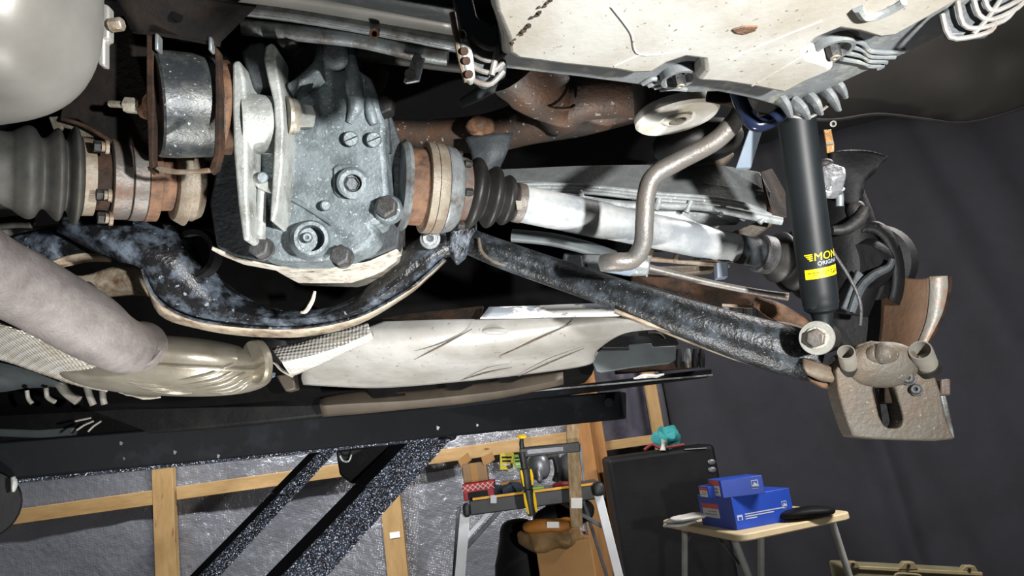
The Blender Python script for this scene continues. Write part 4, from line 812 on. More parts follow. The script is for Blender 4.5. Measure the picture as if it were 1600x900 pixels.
MB().tube([c + RXv * 1.005 * math.copysign(abs(math.cos(a)) ** .8, math.cos(a)) + AYv * 1.01 * math.copysign(abs(math.sin(a)) ** .8, math.sin(a)) for a in [math.pi * (1 + i / 40) for i in range(41)]], .0035, 8, 1).build('seam_flange', 'catalyst', ct)
for a, b, c_ in (((275, 594), (330, 584), (385, 558)), ((285, 601), (340, 592), (393, 566)), ((298, 607), (350, 598), (398, 574)), ((312, 611), (356, 604), (398, 583)), ((330, 613), (364, 608), (394, 592)), ((345, 615), (368, 611), (388, 600)), ((180, 590), (230, 600), (270, 603)), ((200, 598), (245, 607), (285, 609)), ((225, 606), (262, 612), (300, 614))):
    MB().tube([oncat(*q) for q in (a, ((a[0] + b[0]) / 2, (a[1] + b[1]) / 2 + 1), b, ((b[0] + c_[0]) / 2, (b[1] + c_[1]) / 2 + 1), c_)], [.0008, .0036, .0046, .0036, .0008], 10, 5).build('stamped_rib', 'catalyst', ct)
MB().lathe(P(396, 566, 1.27), P(412, 563, 1.285), [(0, m(33, 1.28)), (.25, m(36, 1.28)), (.7, m(34, 1.28)), (1, m(26, 1.28))], 36).build('outlet_collar', 'catalyst', ct)
# heat shields
hs = tag(MB().grid([PL(r) for r in ([(-60, 480, 1.10), (0, 505, 1.10), (60, 525, 1.12), (110, 545, 1.15), (150, 570, 1.18)], [(-60, 530, 1.16), (0, 540, 1.17), (60, 560, 1.18), (120, 584, 1.2), (165, 602, 1.22)], [(-60, 556, 1.22), (0, 562, 1.23), (60, 582, 1.24), (120, 602, 1.26), (168, 612, 1.28)])], 5, 4).build('left_heat_shield', 'shield_dimple', solid=.002), 'bright dimpled heat shield at the left edge behind the exhaust pipe', 'heat shield')
tag(MB().grid([PL(r) for r in ([(-60, 560, 1.44), (0, 566, 1.44), (50, 580, 1.44), (100, 600, 1.44)], [(-60, 610, 1.5), (0, 612, 1.5), (40, 606, 1.5), (90, 604, 1.5)])], 4, 3).build('underfloor_cover', 'plastic_grey', solid=.003), 'smooth grey underfloor cover below the bright left heat shield', 'cover')
tag(MB().grid([PL(r) for r in ([(170, 604, 1.38), (200, 606, 1.38), (250, 616, 1.38)], [(185, 615, 1.36), (215, 622, 1.36), (252, 622, 1.36)])], 4, 3).jitter(.004, 50).build('foil_scrap', 'shield', solid=.002), 'crumpled bright foil edge under the ribbed silencer', 'heat shield')
tag(MB().grid([PL(r) for r in ([(425, 545, 1.30), (470, 535, 1.30), (520, 520, 1.30), (575, 505, 1.30)], [(440, 566, 1.26), (490, 555, 1.27), (535, 540, 1.28), (580, 520, 1.28)], [(455, 588, 1.3), (500, 570, 1.3), (545, 548, 1.3), (585, 530, 1.3)])], 5, 4).build('centre_heat_shield', 'shield_dimple', solid=.002), 'small dimpled foil heat shield between the subframe and the grey panel', 'heat shield')
cp_ = thing('propshaft_joint', 'dark round joint peeking out below the subframe beside the foil shield', 'joint')
MB().lathe(P(455, 500, 1.36), P(456, 542, 1.40), [(0, m(48, 1.38)), (.5, m(56, 1.38)), (.85, m(50, 1.38)), (1, m(40, 1.38))], 40).build('joint_body', 'hub_black', cp_)
MB().tube(PL([(416, 531, 1.33), (435, 541, 1.32), (458, 543, 1.32), (484, 533, 1.33)]), .002, 8, 5).build('joint_rim', 'steel_grey', cp_)
tag(MB().tube(PL([(412, 566, 1.4), (428, 566, 1.4), (440, 578, 1.4), (458, 588, 1.4)]), .003, 8, 5).build('shield_wire', 'gasket'), 'thin tan wire between the ribbed silencer and the foil shield', 'wire')
tag(MB().prism(PL([(385, 592), (428, 582), (427, 588), (388, 604)], 1.42), YD * .01).build('bright_tab', 'strap_blue', None), 'pale metal tab at the right end of the ribbed silencer', 'tab')
tag(MB().prism(PL([(430, 586), (458, 584), (462, 608), (446, 612)], 1.5), YD * .03).build('dark_clip_block', 'plastic_brown', None, bevel=.003), 'dark brown block below the foil shield tip', 'block')

# ================================================================== GREY UNDERFLOOR PANEL (tank cover)
pn = thing('tank_cover_panel', 'large pale grey underfloor panel with slanted grooves in the lower centre', 'panel')
pr = [[(600, 503, 1.30), (690, 500, 1.28), (780, 498, 1.27), (880, 494, 1.26), (970, 496, 1.25), (1040, 508, 1.25), (1085, 512, 1.26)],
      [(560, 520, 1.30), (650, 522, 1.28), (760, 520, 1.27), (870, 512, 1.26), (960, 508, 1.26), (1020, 511, 1.26), (1075, 514, 1.26)],
      [(520, 550, 1.32), (620, 550, 1.31), (740, 548, 1.30), (850, 540, 1.30), (935, 528, 1.30), (965, 522, 1.29), (985, 516, 1.28)],
      [(474, 580, 1.40), (600, 582, 1.40), (720, 575, 1.40), (830, 562, 1.40), (918, 552, 1.40), (930, 548, 1.40), (932, 545, 1.40)],
      [(474, 600, 1.48), (590, 605, 1.50), (710, 596, 1.50), (820, 584, 1.50), (915, 570, 1.50), (930, 556, 1.50), (934, 550, 1.50)]]
plm = MB().grid([PL(r) for r in pr], 6, 5).build('panel_skin', 'panel', pn, solid=.004)
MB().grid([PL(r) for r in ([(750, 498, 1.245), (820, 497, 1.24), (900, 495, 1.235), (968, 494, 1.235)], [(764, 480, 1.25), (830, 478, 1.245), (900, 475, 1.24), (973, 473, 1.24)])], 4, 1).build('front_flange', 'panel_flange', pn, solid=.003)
for pts in ([(647, 562, 1.298), (690, 540, 1.283), (738, 514, 1.268)], [(780, 557, 1.325), (830, 534, 1.28), (893, 506, 1.255)], [(810, 588, 1.49), (860, 566, 1.39), (913, 544, 1.33)], [(720, 594, 1.49), (760, 582, 1.41), (800, 574, 1.40)]):
    MB().tube(PL([(x, y, d - .004) for x, y, d in pts]), [.0006, .0018, .0006], 8, 6).build('groove_edge', 'caliper', plm)
MB().ellipsoid(P(776, 517, 1.268), RT * .026, YD * .006, UP * .007, 2, 24, 10).build('dimple', 'panel', plm)
MB().prism(PL([(596, 498, 1.32), (640, 490, 1.33), (755, 478, 1.32), (748, 500, 1.29), (650, 502, 1.30)]), YD * .02).build('seam_dark_strip', 'rust_dark', pn)  # dark brown strip along the upper left edge of the panel
gp = thing('grey_plastic_guard', 'flat dark grey plastic guard at the right end of the pale panel', 'guard')
MB().prism(PL([(922, 556), (932, 548), (982, 546), (982, 538), (1018, 536), (1020, 542), (1056, 540), (1056, 562), (1046, 568), (990, 574), (940, 582), (932, 580)], 1.5), YD * .012).build('guard_plate', 'plastic_grey', gp, bevel=.002)
MB().prism(PL([(935, 520), (985, 512), (1050, 512), (1062, 538), (1000, 545), (940, 545)], 1.62), YD * .03).build('guard_box', 'hub_black', gp, bevel=.004)
MB().tube(PL([(1012, 520), (1030, 522), (1038, 530)], 1.55), .004, 8, 4).build('guard_hose', 'rubber', gp)

# ================================================================== LIFT
lift = thing('lift_beam', 'long black steel lift beam crossing below the car', 'lift beam')
def rect4(a, b): return a
L0t, L0b, L1t, L1b = P(-160, 702, 1.42), P(-160, 768, 1.42), P(970, 611, 2.22), P(970, 655, 2.22)
lt = MB(); w_ = Vector((.03, .10, 0))
lt.ring_strip([[L0t, L0b, L0b + w_, L0t + w_], [L1t, L1b, L1b + w_, L1t + w_]])
lt.build('beam_tube', 'lift_black', lift, bevel=.006)
MB().lathe(P(951, 629, 2.19), P(951, 629, 2.175), [(0, .014), (1, .013)], 20).build('end_plug', 'lift_black', lift)
MB().beam(P(-160, 770, 1.45), P(680, 684, 1.98), .05, .012).build('lower_rail', 'lift_speckle', lift, bevel=.002)
for x, y, s in ((188, 692, 4), (193, 716, 3), (272, 706, 4), (340, 712, 4), (683, 668, 4), (745, 664, 3)):
    t_ = (x + 160) / 1130; d_ = 1 / ((1 - t_) / 1.42 + t_ / 2.22) - .0005
    MB().prism(PL([(x - s, y), (x - s * .2, y - s * .7), (x + s, y - s * .2), (x + s * .4, y + s), (x - s * .5, y + s * .6)], d_), YD * .0012).build('paint_chip', 'steel_grey', lift)
MB().lathe(P(-30, 790, 1.44), P(-30, 790, 1.5), [(0, m(52, 1.44)), (.1, m(55, 1.44)), (1, m(55, 1.44))], 32).build('end_roller', 'hub_black', lift)
MB().tube(PL([(20, 745), (23, 756), (22, 768)], 1.43), [.004, .006, .003], 8, 3).jitter(.002, 80).build('frayed_edge', 'cast_pale', lift)
def strut(a0, a1, b0, b1, dt, db, label, wk):
    s = thing('lift_strut', label, 'lift arm', 'slanted struts of the lift')
    # front face quad corners top-left, top-right, bottom-right, bottom-left in pixels; side face follows from depth
    q0 = PL([a0, a1], dt); q1 = PL([b0, b1], db); e = Vector((-.045, .055, .012)) * wk
    kx = .78
    mb = MB(); mb.ring_strip([[q0[0], q0[1], q0[1] + e, q0[0] + e], [q0[0] * (1 - .26) + q1[0] * .26, q0[1] * (1 - .26) + q1[1] * .26, q0[1] * (1 - .26) + q1[1] * .26 + e, q0[0] * (1 - .26) + q1[0] * .26 + e]])
    mb.build('upper_sleeve', 'lift_speckle', s, bevel=.004)
    f = .26
    r0 = [q0[i] * (1 - f) + q1[i] * f for i in (0, 1)]
    c0 = (r0[0] + r0[1]) / 2; sh_ = lambda p, c: c + (p - c) * .93
    c1 = (q1[0] + q1[1]) / 2
    mb = MB(); mb.ring_strip([[sh_(r0[0], c0), sh_(r0[1], c0), sh_(r0[1], c0) + e * .95, sh_(r0[0], c0) + e * .95], [q1[0], q1[1], q1[1] + e * .95, q1[0] + e * .95]])
    mb.build('lower_tube', 'lift_speckle', s, bevel=.004)
    for o in s.children:
        o.data.materials.append(MT['lift_black'])
        for p in o.data.polygons:
            if p.normal.dot(Vector((-.75, .3, .6))) > .55: p.material_index = 1  # faces turned up-left coloured plain black, as their shaded side
    return s
strut((640, 688), (708, 684), (342, 1000), (425, 1000), 1.98, 1.72, 'wider black speckled lift strut slanting down under the beam middle', 1.0)
strut((498, 706), (528, 704), (222, 990), (262, 990), 2.02, 1.8, 'narrower black speckled lift strut left of the wide one', .7)
lj = thing('lift_pivot', 'black rounded pivot plate between the two lift struts', 'lift pivot')
MB().prism(PL([(524, 704), (640, 690), (628, 712), (596, 748), (575, 756), (548, 756), (530, 742)], 2.04), YD * .03).build('pivot_plate', 'hub_black', lj, bevel=.006)
MB().tube(PL([(531, 712), (536, 720), (545, 720), (549, 710)], 2.02), .003, 8, 5).build('pivot_ring', 'steel_grey', lj)
tag(MB().prism(PL([(690, 680), (712, 678), (710, 686), (700, 690), (690, 690)], 2.0), YD * .04).build('beam_stop', 'lift_black', None, bevel=.003), 'small black stop under the beam beside the wide strut top', 'stop')
# second rail behind: sill support with scuffs
rl = thing('lift_pad_rail', 'thin dark support rail with white scuffs right of the lift beam', 'rail')
mb = MB(); A0, A1, B0, B1 = P(600, 636, 1.9), P(600, 652, 1.9), P(1112, 576, 2.2), P(1112, 587, 2.2)
mb.ring_strip([[A0, A1, A1 + YD * .08, A0 + YD * .08], [B0, B1, B1 + YD * .08, B0 + YD * .08]]); mb.build('rail_bar', 'lift_black', rl, bevel=.002)
MB().beam(P(800, 614, 2.0), P(1112, 586, 2.19), .012, .004).build('rail_lip', 'steel_grey', rl)
for x0, x1, y0, y1, d_ in ((815, 848, 612, 606, 1.985), (990, 1038, 591, 585, 2.09)):
    MB().tube(PL([(x0, y0), ((x0 * 2 + x1) / 3, (y0 * 2 + y1) / 3 - 1), ((x0 + 2 * x1) / 3, (y0 + 2 * y1) / 3 + 1), (x1, y1)], d_), [.002, .006, .005, .002], 6, 6).jitter(.003, 70).build('white_scuff', 'white_paper', rl)
for x in (1060, 1075, 1086, 1096):
    MB().tube(PL([(x, 545), (x, 560), (x + 1, 574)], 2.15), [.006, .011, .008], 10, 3).build('rail_stud', 'steel_grey' if x % 2 else 'hub_black', rl)
MB().prism(PL([(960, 567), (1018, 562), (1090, 566), (1092, 574), (962, 584)], 2.16), YD * .03).build('rail_seat', 'rust_dark', rl, bevel=.003)
rp = thing('rusty_sill_piece', 'narrow rusty sill strip with a small red block above the beam', 'sill')
MB().prism(PL([(330, 638), (400, 632), (490, 629), (492, 634), (420, 642), (330, 648)], 1.7), YD * .02).build('sill_strip', 'rust', rp, bevel=.002)
MB().prism(PL([(455, 636), (486, 633), (486, 644), (456, 648)], 1.72), YD * .03).build('red_block', 'red_wire', rp, bevel=.002)
MB().prism(PL([(400, 642), (440, 638), (442, 650), (400, 654)], 1.74), YD * .02).build('grey_block', 'silencer', rp, bevel=.002)
MB().lathe(P(474, 640, 1.715), P(474, 640, 1.70), [(0, .006), (1, .005)], 12).build('block_bolt', 'steel_grey', rp)
# hanging hooked lines at left
for i, (pts, r, lab) in enumerate((([(42, 610), (44, 622), (50, 630)], .004, 'leftmost thin pale hooked line hanging above the lift beam'),
                        ([(72, 606), (74, 620), (86, 628)], .0045, 'second hooked line from the left above the lift beam'),
                        ([(92, 596), (104, 612), (122, 626)], .010, 'thickest grey hooked line above the lift beam'),
                        ([(136, 604), (140, 618), (146, 633)], .0065, 'grey line stub just right of the thickest hooked line'),
                        ([(160, 610), (161, 622), (163, 632)], .006, 'rightmost grey line stub under the bright heat shield'))):
    tag(MB().tube(PL(pts, 1.48), r * 1.05, 10, 5).build('fluid_line', 'wire_grey'), lab, 'pipe', 'lines hanging at the left above the beam')
for i, pts in enumerate(([(118, 658), (132, 655), (142, 653)], [(120, 672), (132, 664), (146, 658)], [(138, 674), (146, 666), (158, 658)])):
    tag(MB().tube(PL(pts, 1.46), .002, 6, 3).build('cable_tie', 'wire_grey'), ('upper thin cable tie end on the black beam at left', 'middle thin cable tie end on the black beam at left', 'lower right cable tie end on the black beam at left')[i], 'cable tie', 'cable tie ends')
bs = thing('inner_sill', 'black inner sill between the hanging lines and the lift beam', 'sill')
MB().prism(PL([(-100, 622), (120, 630), (300, 632), (440, 622), (500, 628), (560, 644), (400, 662), (100, 690), (-100, 705)], 1.62), YD * .06).build('sill_body', 'hub_black', bs, bevel=.006)
MB().prism(PL([(-60, 668), (60, 672), (115, 668), (110, 686), (40, 684), (-60, 680)], 1.60), YD * .02).build('sill_patch', 'plastic_grey', bs, bevel=.003)

# ================================================================== WORKSHOP THINGS
# folding table with parts boxes
TZ = .86
A, B, C = Zp(1030, 813, TZ), Zp(1156, 836, TZ), Zp(1334, 799, TZ); Dq = A + C - B
tbl = thing('folding_table', 'small pale folding table carrying the blue boxes at the lower right', 'table')
def rounded(pts, r, n=5):
    out = []
    for i, p in enumerate(pts):
        a, b = pts[i - 1], pts[(i + 1) % len(pts)]
        q0 = p + (a - p).normalized() * r; q1 = p + (b - p).normalized() * r
        for k in range(n + 1):
            t = k / n; out.append(q0 * (1 - t) ** 2 + p * 2 * t * (1 - t) + q1 * t * t)
    return out
MB().prism(rounded([A, B, C, Dq], .05), -ZD * .022).build('table_top', 'table_top', tbl, bevel=.004)
ctr = (A + B + C + Dq) / 4
for (x0, y0, x1, y1, z1) in ((1070, 822, 1070, 905, 0), (1145, 836, 1172, 905, 0), (1189, 828, 1189, 905, 0), (1298, 808, 1322, 884, 0)):
    top = Zp(x0, y0, TZ - .022); d0 = (top - CAM).dot(FW)
    p1 = P(x1, y1, d0 * 1.0); dr = (p1 - top); k = (top.z) / -dr.z
    MB().tube([top, top + dr * k], .011, 12, 1).build('table_leg', 'table_leg', tbl)
MB().tube([P(1116, 832, 2.45), P(1156, 882, 2.35)], .005, 8, 1).build('leg_brace', 'grey_metal', tbl)
MB().tube([P(1084, 828, 2.62), P(1068, 856, 2.66)], .005, 8, 1).build('leg_brace', 'grey_metal', tbl)
MB().box(Zp(1256, 820, TZ - .012), (C - B).normalized() * .009, (C - B).normalized().cross(ZD) * .004, ZD * .012).build('latch', 'rust_dark', tbl)
def pbox(o, ex_, ey, h, name, label, mtl, grp):
    """box from base corner o, edges ex_, ey, height h"""
    t = thing(name, label, 'box', grp)
    MB().prism([o, o + ex_, o + ex_ + ey, o + ey], ZD * h).build('carton', mtl, t, bevel=.002); return t
def rectface(o, eu, ev, u0, u1, v0, v1, n, mtl, name, par, t=.0008):
    return MB().prism([o + eu * u0 + ev * v0, o + eu * u1 + ev * v0, o + eu * u1 + ev * v1, o + eu * u0 + ev * v1], n * t).build(name, mtl, par)
def facetext(body, size, o, du, dv, n, mtl, name, par, bold=0):
    bm = textmesh(body, size, 0, bold)
    for v in bm.verts: v.co = o + du * v.co.x + dv * v.co.y + n * .0012
    t = MB(); t.bm.free(); t.bm = bm; return t.build(name, mtl, par)
def logo(o, du, dv, n, s, par):
    lg = rectface(o, du, dv, 0, s, 0, s, n, 'print_white', 'logo', par, .001)
    rectface(o + n * .001, du, dv, s * .1, s * .9, s * .1, s * .9, n, 'blue_box', 'logo', par, .0006)
    q = o + n * .0017
    MB().prism([q + du * s * a + dv * s * b for a, b in ((.12, .12), (.88, .12), (.88, .38), (.66, .46), (.6, .62), (.45, .72), (.34, .6), (.3, .4), (.12, .3))], n * .0005).build('logo', 'print_white', par)
def bluebox(b0, b1, b2, z, htop, label, red, lg, lines):
    O = Zp(*b1, z); X = Zp(*b2, z) - O; Yv = Zp(*b0, z) - O
    d = (O - CAM).dot(FW); h = htop * d / FPX
    t = pbox(O, X, Yv, h, 'parts_box', label, 'blue_box', 'blue parts boxes')
    nf = X.cross(ZD).normalized(); nf = nf if nf.dot(CAM - O) > 0 else -nf
    nl = Yv.cross(ZD).normalized(); nl = nl if nl.dot(CAM - O) > 0 else -nl
    # left face label
    u0, u1, v0, v1 = red
    rectface(O, Yv, ZD * h, u0, u1, v0, v0 + (v1 - v0) * .66, nl, 'white_paper', 'label_white', t)
    rectface(O, Yv, ZD * h, u0, u1, v0 + (v1 - v0) * .66, v1, nl, 'label_red', 'label_red', t)
    ul = -Yv.normalized()
    for k in range(2):
        rectface(O + nl * .0009, Yv, ZD * h, u0 + (u1 - u0) * .12, u1 - (u1 - u0) * (.15 + .2 * k), v0 + (v1 - v0) * (.2 + .22 * k), v0 + (v1 - v0) * (.28 + .22 * k), nl, 'label_print', 'label_print', t)
    if lg:
        s, fu, fv = lg; logo(O + X * fu + ZD * h * fv, X.normalized(), ZD, nf, s, t)
        facetext('ORIGINAL', s * .2, O + X * fu - X.normalized() * s * .05 + ZD * (h * fv - s * .3), X.normalized(), ZD, nf, 'print_white', 'print', t)
    if lines:
        for k in range(3):
            rectface(O, X.normalized(), ZD, .035, .035 + (.14, .1, .04)[k], h * (.42 - .07 * k), h * (.45 - .07 * k), nf, 'print_white', 'print', t)
        rectface(O, X.normalized(), ZD, .008, .026, h * .28, h * .44, nf, 'print_white', 'print', t)
        rectface(O + nf * .001, X.normalized(), ZD, .012, .022, h * .30, h * .38, nf, 'blue_box', 'print', t)
    return O, X, Yv, h, t
O, X, Yv, h, big = bluebox((1098, 820), (1152, 829), (1243, 812), TZ, 50, 'large blue parts box standing on the folding table', (.42, .9, .30, .74), (.017, .82, .45), True)
z2 = TZ + h
bluebox((1110, 776), (1130, 779), (1196, 771), z2, 28, 'small blue box with orange label on top of the large blue box', (.15, .9, .1, .95), (.02, .72, .42), False)
bluebox((1094, 777), (1109, 779), (1140, 774), z2, 18, 'smallest blue box at the left behind the other small box', (.15, .9, .1, .9), None, False)
for k, (x, y, lab) in enumerate(((1062, 812, 'lowest flat white plastic bag of parts left of the large blue box'), (1068, 806, 'grey plastic bag in the middle of the small bag pile on the table'), (1076, 802, 'topmost white plastic bag of the pile beside the large blue box'))):
    p = Zp(x, y + 6, TZ + .010 + .016 * k)
    tag(MB().ellipsoid(p, Vector((.055, .015, 0)), Vector((-.015, .04, 0)), ZD * .008, 2.6, 20, 10).jitter(.005, 25).build('parts_bag', 'white_paper' if k != 1 else 'silencer'), lab, 'bag', 'plastic bags of parts on the table')
tag(MB().ellipsoid(Zp(1262, 801, TZ + .018), Vector((.085, .0, 0)), Vector((0, .05, 0)), ZD * .018, 2.4, 24, 12).jitter(.006, 14).build('black_cloth', 'tarp_black'), 'flat black cloth bundle on the table right of the blue boxes', 'cloth')

# dark tarp covered shelf behind with cloth on top
cab = thing('covered_cabinet', 'tall dark cabinet under a black tarp behind the folding table', 'cabinet')
CY = 3.38; kz = Yp(1040, 703, CY).z; kx0, kx1 = Yp(958, 780, CY).x, Yp(1128, 760, CY).x
MB().box(Vector(((kx0 + kx1) / 2, CY + .13, kz / 2)), XD * (kx1 - kx0) / 2, YD * .13, ZD * kz / 2).jitter(.006, 6).build('tarp', 'tarp_black', cab, bevel=.02, seg=3)
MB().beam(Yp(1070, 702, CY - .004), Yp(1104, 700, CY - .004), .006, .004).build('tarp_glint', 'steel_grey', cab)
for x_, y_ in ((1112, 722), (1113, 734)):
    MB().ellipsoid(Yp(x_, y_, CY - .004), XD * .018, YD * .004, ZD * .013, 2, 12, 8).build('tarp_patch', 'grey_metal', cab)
tcx = Yp(1043, 690, CY + .08).x
tag(MB().ellipsoid(Vector((tcx, CY + .08, kz + .05)), XD * .065, YD * .05, ZD * .045, 2.2, 32, 18).jitter(.03, 26).build('teal_cloth', 'teal_cloth'), 'crumpled teal cloth on top of the dark cabinet', 'cloth')
tag(MB().tube([Vector((tcx + a, CY + .02 + b, kz + c)) for a, b, c in ((-.12, 0, .012), (-.08, .0, .03), (-.05, -.01, .012), (0, -.01, .01), (.06, 0, .012))], .007, 8, 6).build('red_cable', 'red_wire'), 'dark red cable lying around the teal cloth', 'cable')
tag(MB().tube([Vector((tcx - .04, CY + .005, kz + .0)), Vector((tcx - .035, CY + .005, kz + .025)), Vector((tcx - .025, CY + .005, kz + .04))], [.014, .008, .018], 10, 4).build('small_fitting', 'gasket'), 'small cream fitting in front of the teal cloth', 'fitting')

# workbench
WD = 2.55
wbn = thing('folding_workbench', 'folding workbench with black rails and pale metal legs under the beam', 'workbench')
R0, R1 = P(733, 783, WD), P(942, 756, WD + .02)
MB().beam(R0 + Vector((0, 0, -.022)), R1 + Vector((0, 0, -.022)), .04, .05).build('front_rail', 'bench_black', wbn, bevel=.004)
MB().beam(R0 + Vector((.015, -.022, .006)), R1 + Vector((-.03, -.022, .006)), .006, .008).build('yellow_strip', 'bench_yellow', wbn)
MB().prism([R0 + Vector((0, .02, 0)), R1 + Vector((0, .02, 0)), R1 + Vector((0, .36, 0)), R0 + Vector((0, .36, 0))], -ZD * .02).build('bench_top', 'bench_black', wbn, bevel=.003)
def legbar(x0, y0, x1, y1, d0, d1, w_, mtl='alu_leg', name='bench_leg', t=.02, floor=False):
    a, b = P(x0, y0, d0), P(x1, y1, d1)
    if floor: b = a + (b - a) * (a.z / (a.z - b.z))
    return MB().beam(a, b, w_, t, YD).build(name, mtl, wbn, bevel=.002)
legbar(727, 802, 718, 910, WD, WD - .02, .036, floor=True)
legbar(717, 792, 710, 900, WD + .05, WD + .05, .014, 'grey_metal', floor=True)
legbar(724, 846, 772, 791, WD, WD, .016, name='leg_brace')
legbar(726, 858, 786, 792, WD + .02, WD + .02, .016, 'grey_metal', name='leg_brace')
legbar(934, 770, 968, 905, WD, WD - .02, .030, floor=True)
legbar(862, 776, 940, 822, WD + .05, WD + .05, .014, 'grey_metal', name='leg_brace')
legbar(908, 772, 945, 890, WD + .08, WD + .08, .012, 'grey_metal', floor=True)
MB().box(P(771, 780, WD - .025), RT * .011, YD * .006, UP * .014).build('rail_clip', 'print_white', wbn, bevel=.002)
MB().ellipsoid(P(729, 797, WD - .03), XD * .013, YD * .012, ZD * .024, 2.6, 20, 12).build('hinge_cap', 'bench_black', wbn)
MB().ellipsoid(P(935, 764, WD - .02), XD * .022, YD * .018, ZD * .024, 2.8, 20, 12).build('hinge_cap', 'bench_black', wbn)
zb = (R0.z + R1.z) / 2
def onbench(x, yoff): t = (x - 733) / 209; p = R0 + (R1 - R0) * t; return p + Vector((0, yoff, 0))
def crate(x0, x1, h, yoff, dep, mtl, name, label, cat):
    a, b = onbench(x0, yoff), onbench(x1, yoff)
    t = thing(name, label, cat); MB().prism([a, b, b + YD * dep, a + YD * dep], ZD * h).build('carton', mtl, t, bevel=.003); return t, a, b
t, a, b = crate(724, 772, .058, .03, .16, 'red_box', 'red_box', 'red box with pale diamond print at the left end of the workbench', 'box')
ux = (b - a).normalized(); wd = (b - a).length
for k in range(6):
    for s in (-1, 1):
        x0 = wd * (k + .5) / 6; MB().beam(a + ux * (x0 - .012 * s) + Vector((0, -.001, .032)), a + ux * (x0 + .012 * s) + Vector((0, -.001, .054)), .0016, .0035, YD).build('diamond_line', 'pattern_white', t)
rectface(a, ux, ZD, wd * .15, wd * .8, .002, .028, -YD, 'hub_black', 'print_panel', t)
t, a, b = crate(726, 764, .066, .05, .1, 'cardboard_b', 'cardboard_carton', 'upper brown carton stacked on the red box at the bench left', 'box')
for o in t.children: o.data.transform(Matrix.Translation((0, 0, .059)))
rectface(a + ZD * .06, (b - a), ZD, .34, .62, .0, .064, -YD, 'cardboard', 'tape', t)
MB().beam(a + Vector((-.006, -.004, .126)), a + Vector((.03, .03, .15)), .002, .03).build('flap', 'cardboard', t)
MB().beam(b + Vector((-.01, -.004, .126)), b + Vector((.03, .03, .14)), .002, .03).build('flap', 'cardboard', t)
t, a, b = crate(782, 818, .045, .06, .1, 'cardboard', 'small_carton', 'small brown carton behind the clamp handle on the bench', 'box')
def pack(x, y, wd, hh, mtl, name, label, rot=0):
    t = thing(name, label, 'packet'); c = P(x, y, WD + .1); u = RT * math.cos(rot) + UP * math.sin(rot); v = u.cross(FW).normalized(); v = v if v.dot(UP) > 0 else -v
    MB().box(c, u * wd / 2, YD * .015, v * hh / 2).build('packet_body', mtl, t, bevel=.002)
    for k in range(3): MB().box(c - YD * .016 + v * hh * (.25 - .22 * k), u * wd * (.36 - .05 * k), YD * .0006, v * hh * .05).build('print', 'hub_black' if k < 2 else 'print_white', t)
pack(792, 721, .05, .06, 'yellow_pack', 'yellow_packet', 'bright yellow packet on the bench left of the clamp')
pack(810, 721, .036, .05, 'green_pack', 'green_packet', 'yellow green packet right behind the clamp screw', .05)
pack(798, 730, .03, .03, 'white_paper', 'white_packet', 'crumpled white packet in front of the yellow packet', .5)
tag(MB().ellipsoid(onbench(793, .05) + ZD * .018, XD * .055, YD * .04, ZD * .024, 2.2, 24, 14).jitter(.02, 30).build('blue_rag', 'blue_cloth'), 'dark blue rag beside the red box on the workbench', 'rag')
hp = thing('grinder_tool', 'dark grey power tool lying behind the clamp on the workbench', 'tool')
MB().ellipsoid(P(842, 728, WD + .1), XD * .04, YD * .04, ZD * .05, 2.5, 24, 14).build('tool_body', 'grey_metal', hp)
MB().tube([P(850, 715, WD + .1), P(866, 712, WD + .1), P(872, 735, WD + .1), P(868, 752, WD + .1)], .014, 12, 5).build('tool_handle', 'clamp_black', hp)
MB().ellipsoid(P(842, 742, WD + .06), XD * .012, YD * .01, ZD * .03, 2.5, 16, 10).build('tool_guard', 'grey_metal', hp)
tag(MB().ellipsoid(P(888, 734, WD + .14), XD * .045, YD * .035, ZD * .06, 2.2, 24, 16).jitter(.008, 20).build('grey_bag', 'grey_metal'), 'rounded grey plastic bag behind the wooden lath', 'bag')
tag(MB().tube([onbench(865, .03) + ZD * .012, onbench(880, .02) + ZD * .014, onbench(892, .03) + ZD * .012], [.008, .012, .008], 10, 4).build('red_tool', 'red_wire'), 'dark red hand tool lying on the workbench left of the lath', 'tool')
tag(MB().tube([onbench(832, .0) + ZD * .012, onbench(850, .0) + ZD * .012], .006, 8, 1).build('green_marker', 'green_pack'), 'small green marker beside the clamp handle', 'marker')
# clamp
cl_ = thing('bar_clamp', 'yellow and black bar clamp gripping the wooden lath at the workbench', 'clamp'); CDp = 2.38
MB().lathe(P(815, 684, CDp), P(815, 680, CDp), [(0, .014), (.2, .016), (.8, .016), (1, .013)], 24).build('pad', 'clamp_yellow', cl_)
MB().tube(PL([(815, 685), (815, 695), (817, 706)], CDp), [.006, .008, .007], 12, 3).build('screw_tip', 'clamp_black', cl_)
MB().beam(P(812, 707, CDp), P(906, 698, CDp), .02, .030, UP).build('jaw_arm', 'clamp_black', cl_, bevel=.003)
MB().beam(P(824, 706, CDp - .012), P(880, 701, CDp - .012), .003, .014, UP).build('jaw_recess', 'grey_metal', cl_)
MB().tube(PL([(816, 706), (818, 720), (820, 735)], CDp), [.014, .012, .010], 14, 3).build('screw_body', 'clamp_black', cl_)
MB().tube(PL([(820, 732), (823, 748), (825, 762)], CDp), [.016, .020, .017], 16, 4).build('grip', 'clamp_black', cl_)
MB().tube(PL([(825, 764), (828, 782), (831, 804)], CDp), [.015, .018, .014], 16, 4).build('grip', 'clamp_black', cl_)
for pts in ([(814, 735), (817, 748), (819, 760)], [(829, 733), (831, 745), (832, 758)], [(819, 770), (822, 786), (826, 803)], [(834, 768), (836, 784), (838, 800)]):
    MB().tube(PL(pts, CDp - .012), [.003, .0055, .003], 8, 4).build('grip_stripe', 'clamp_yellow', cl_)
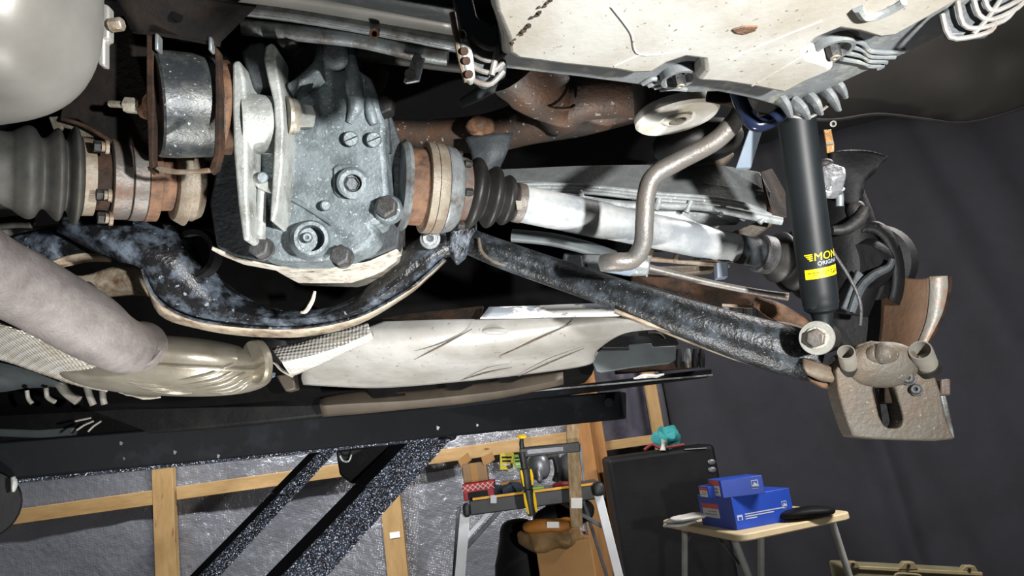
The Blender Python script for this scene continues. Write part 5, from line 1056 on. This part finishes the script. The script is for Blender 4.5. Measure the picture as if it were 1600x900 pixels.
MB().beam(P(906, 694, CDp + .015), P(912, 750, CDp + .015), .008, .02, YD).build('clamp_bar', 'grey_metal', cl_)
la = thing('wooden_lath', 'old wooden lath standing upright in the clamp with a paper label', 'lath')
MB().beam(P(893, 640, CDp + .03), P(901, 822, CDp + .03), .040, .022, YD).build('lath', 'wood_old', la, bevel=.002)
MB().box(P(901, 786, CDp + .017), RT * .018, YD * .001, UP * .017).build('paper_label', 'white_paper', la)
# cardboard box, paper and dark bag under the bench
cb = thing('cardboard_box', 'open cardboard box with crumpled brown paper under the workbench', 'box')
o0 = P(837, 854, 2.45); o1 = P(922, 842, 2.45); gz = o0.z
MB().prism([o0, o1, o1 + YD * .25, o0 + YD * .25], -ZD * (gz - .02)).build('box_body', 'cardboard', cb, bevel=.003)
tag(MB().ellipsoid(P(862, 838, 2.5), XD * .11, YD * .08, ZD * .045, 2.3, 36, 20).jitter(.03, 18).build('crumpled_paper', 'paper_brown'), 'crumpled brown packing paper bulging out of the cardboard box', 'paper')
env = tag(MB().ellipsoid(P(858, 821, 2.46), XD * .09, YD * .05, ZD * .02, 2.6, 32, 14).jitter(.012, 16).build('padded_envelope', 'paper_orange'), 'orange brown padded envelope lying on the crumpled paper', 'envelope')
MB().box(P(864, 820, 2.405), RT * .02, YD * .001, UP * .010).build('address_label', 'white_paper', env)
o0 = P(772, 830, 2.72)
tag(MB().ellipsoid(Vector((o0.x + .09, o0.y, o0.z * .5 - .0)), XD * .12, YD * .08, ZD * (o0.z * .5 + .03), 3, 32, 20).jitter(.02, 9).build('black_bag', 'tarp_black'), 'black sack standing left of the cardboard box', 'bag')
tag(MB().ellipsoid(P(880, 802, 2.72), XD * .11, YD * .07, ZD * .05, 2.4, 28, 16).jitter(.03, 12).build('dark_jacket', 'tarp_black'), 'dark bundle slung under the workbench top', 'bundle')
# tool case at bottom right
cs = thing('tool_case', 'olive brown tool case with latch lugs at the bottom right corner', 'case')
f0, f1 = P(1318, 884, 2.7), P(1530, 894, 2.7); f0.y = f1.y = (f0.y + f1.y) / 2; zt = (f0.z + f1.z) / 2
f0z, f1z = Vector((f0.x, f0.y, f0.z)), Vector((f1.x, f1.y, f1.z))
MB().prism([Vector((f0.x, f0.y, .0)), Vector((f1.x + .01, f1.y, .0)), f1z, f0z], YD * .14).build('case_shell', 'case_olive', cs, bevel=.012, seg=3)
MB().beam(f0z + Vector((0, -.006, -.004)), f1z + Vector((0, -.006, -.004)), .012, .014).build('case_rim', 'case_trim', cs, bevel=.003)
for x, y, s in ((1333, 882, 9), (1420, 884, 12), (1515, 890, 12)):
    lug = MB().prism(PL([(x - s * 1.3, y + 6), (x - s * .5, y - s * .5), (x + s * .7, y - s * .5), (x + s * 1.3, y + 6)], 2.685), YD * .03).build('latch_lug', 'case_trim', cs, bevel=.003)
    MB().lathe(P(x, y, 2.683), P(x, y, 2.678), [(0, .006), (1, .006)], 12).build('lug_hole', 'hub_black', lug)
MB().tube(PL([(1398, 900), (1404, 896), (1434, 898), (1440, 902)], 2.685), .004, 8, 3).build('case_handle', 'case_trim', cs)

# ------------------------------------------------------------------ set every thing's origin to its base
def tree(o):
    out = [o]
    for c in o.children: out += tree(c)
    return out
bpy.context.view_layer.update()
for r in ROOTS:
    ms = [o for o in tree(r) if o.type == 'MESH']
    if not ms: continue
    vs = [v.co for o in ms for v in o.data.vertices]
    lo = [min(v[i] for v in vs) for i in range(3)]; hi = [max(v[i] for v in vs) for i in range(3)]
    base = Vector(((lo[0] + hi[0]) / 2, (lo[1] + hi[1]) / 2, lo[2]))
    for o in ms: o.data.transform(Matrix.Translation(-base))
    r.location = base
bpy.context.view_layer.update()
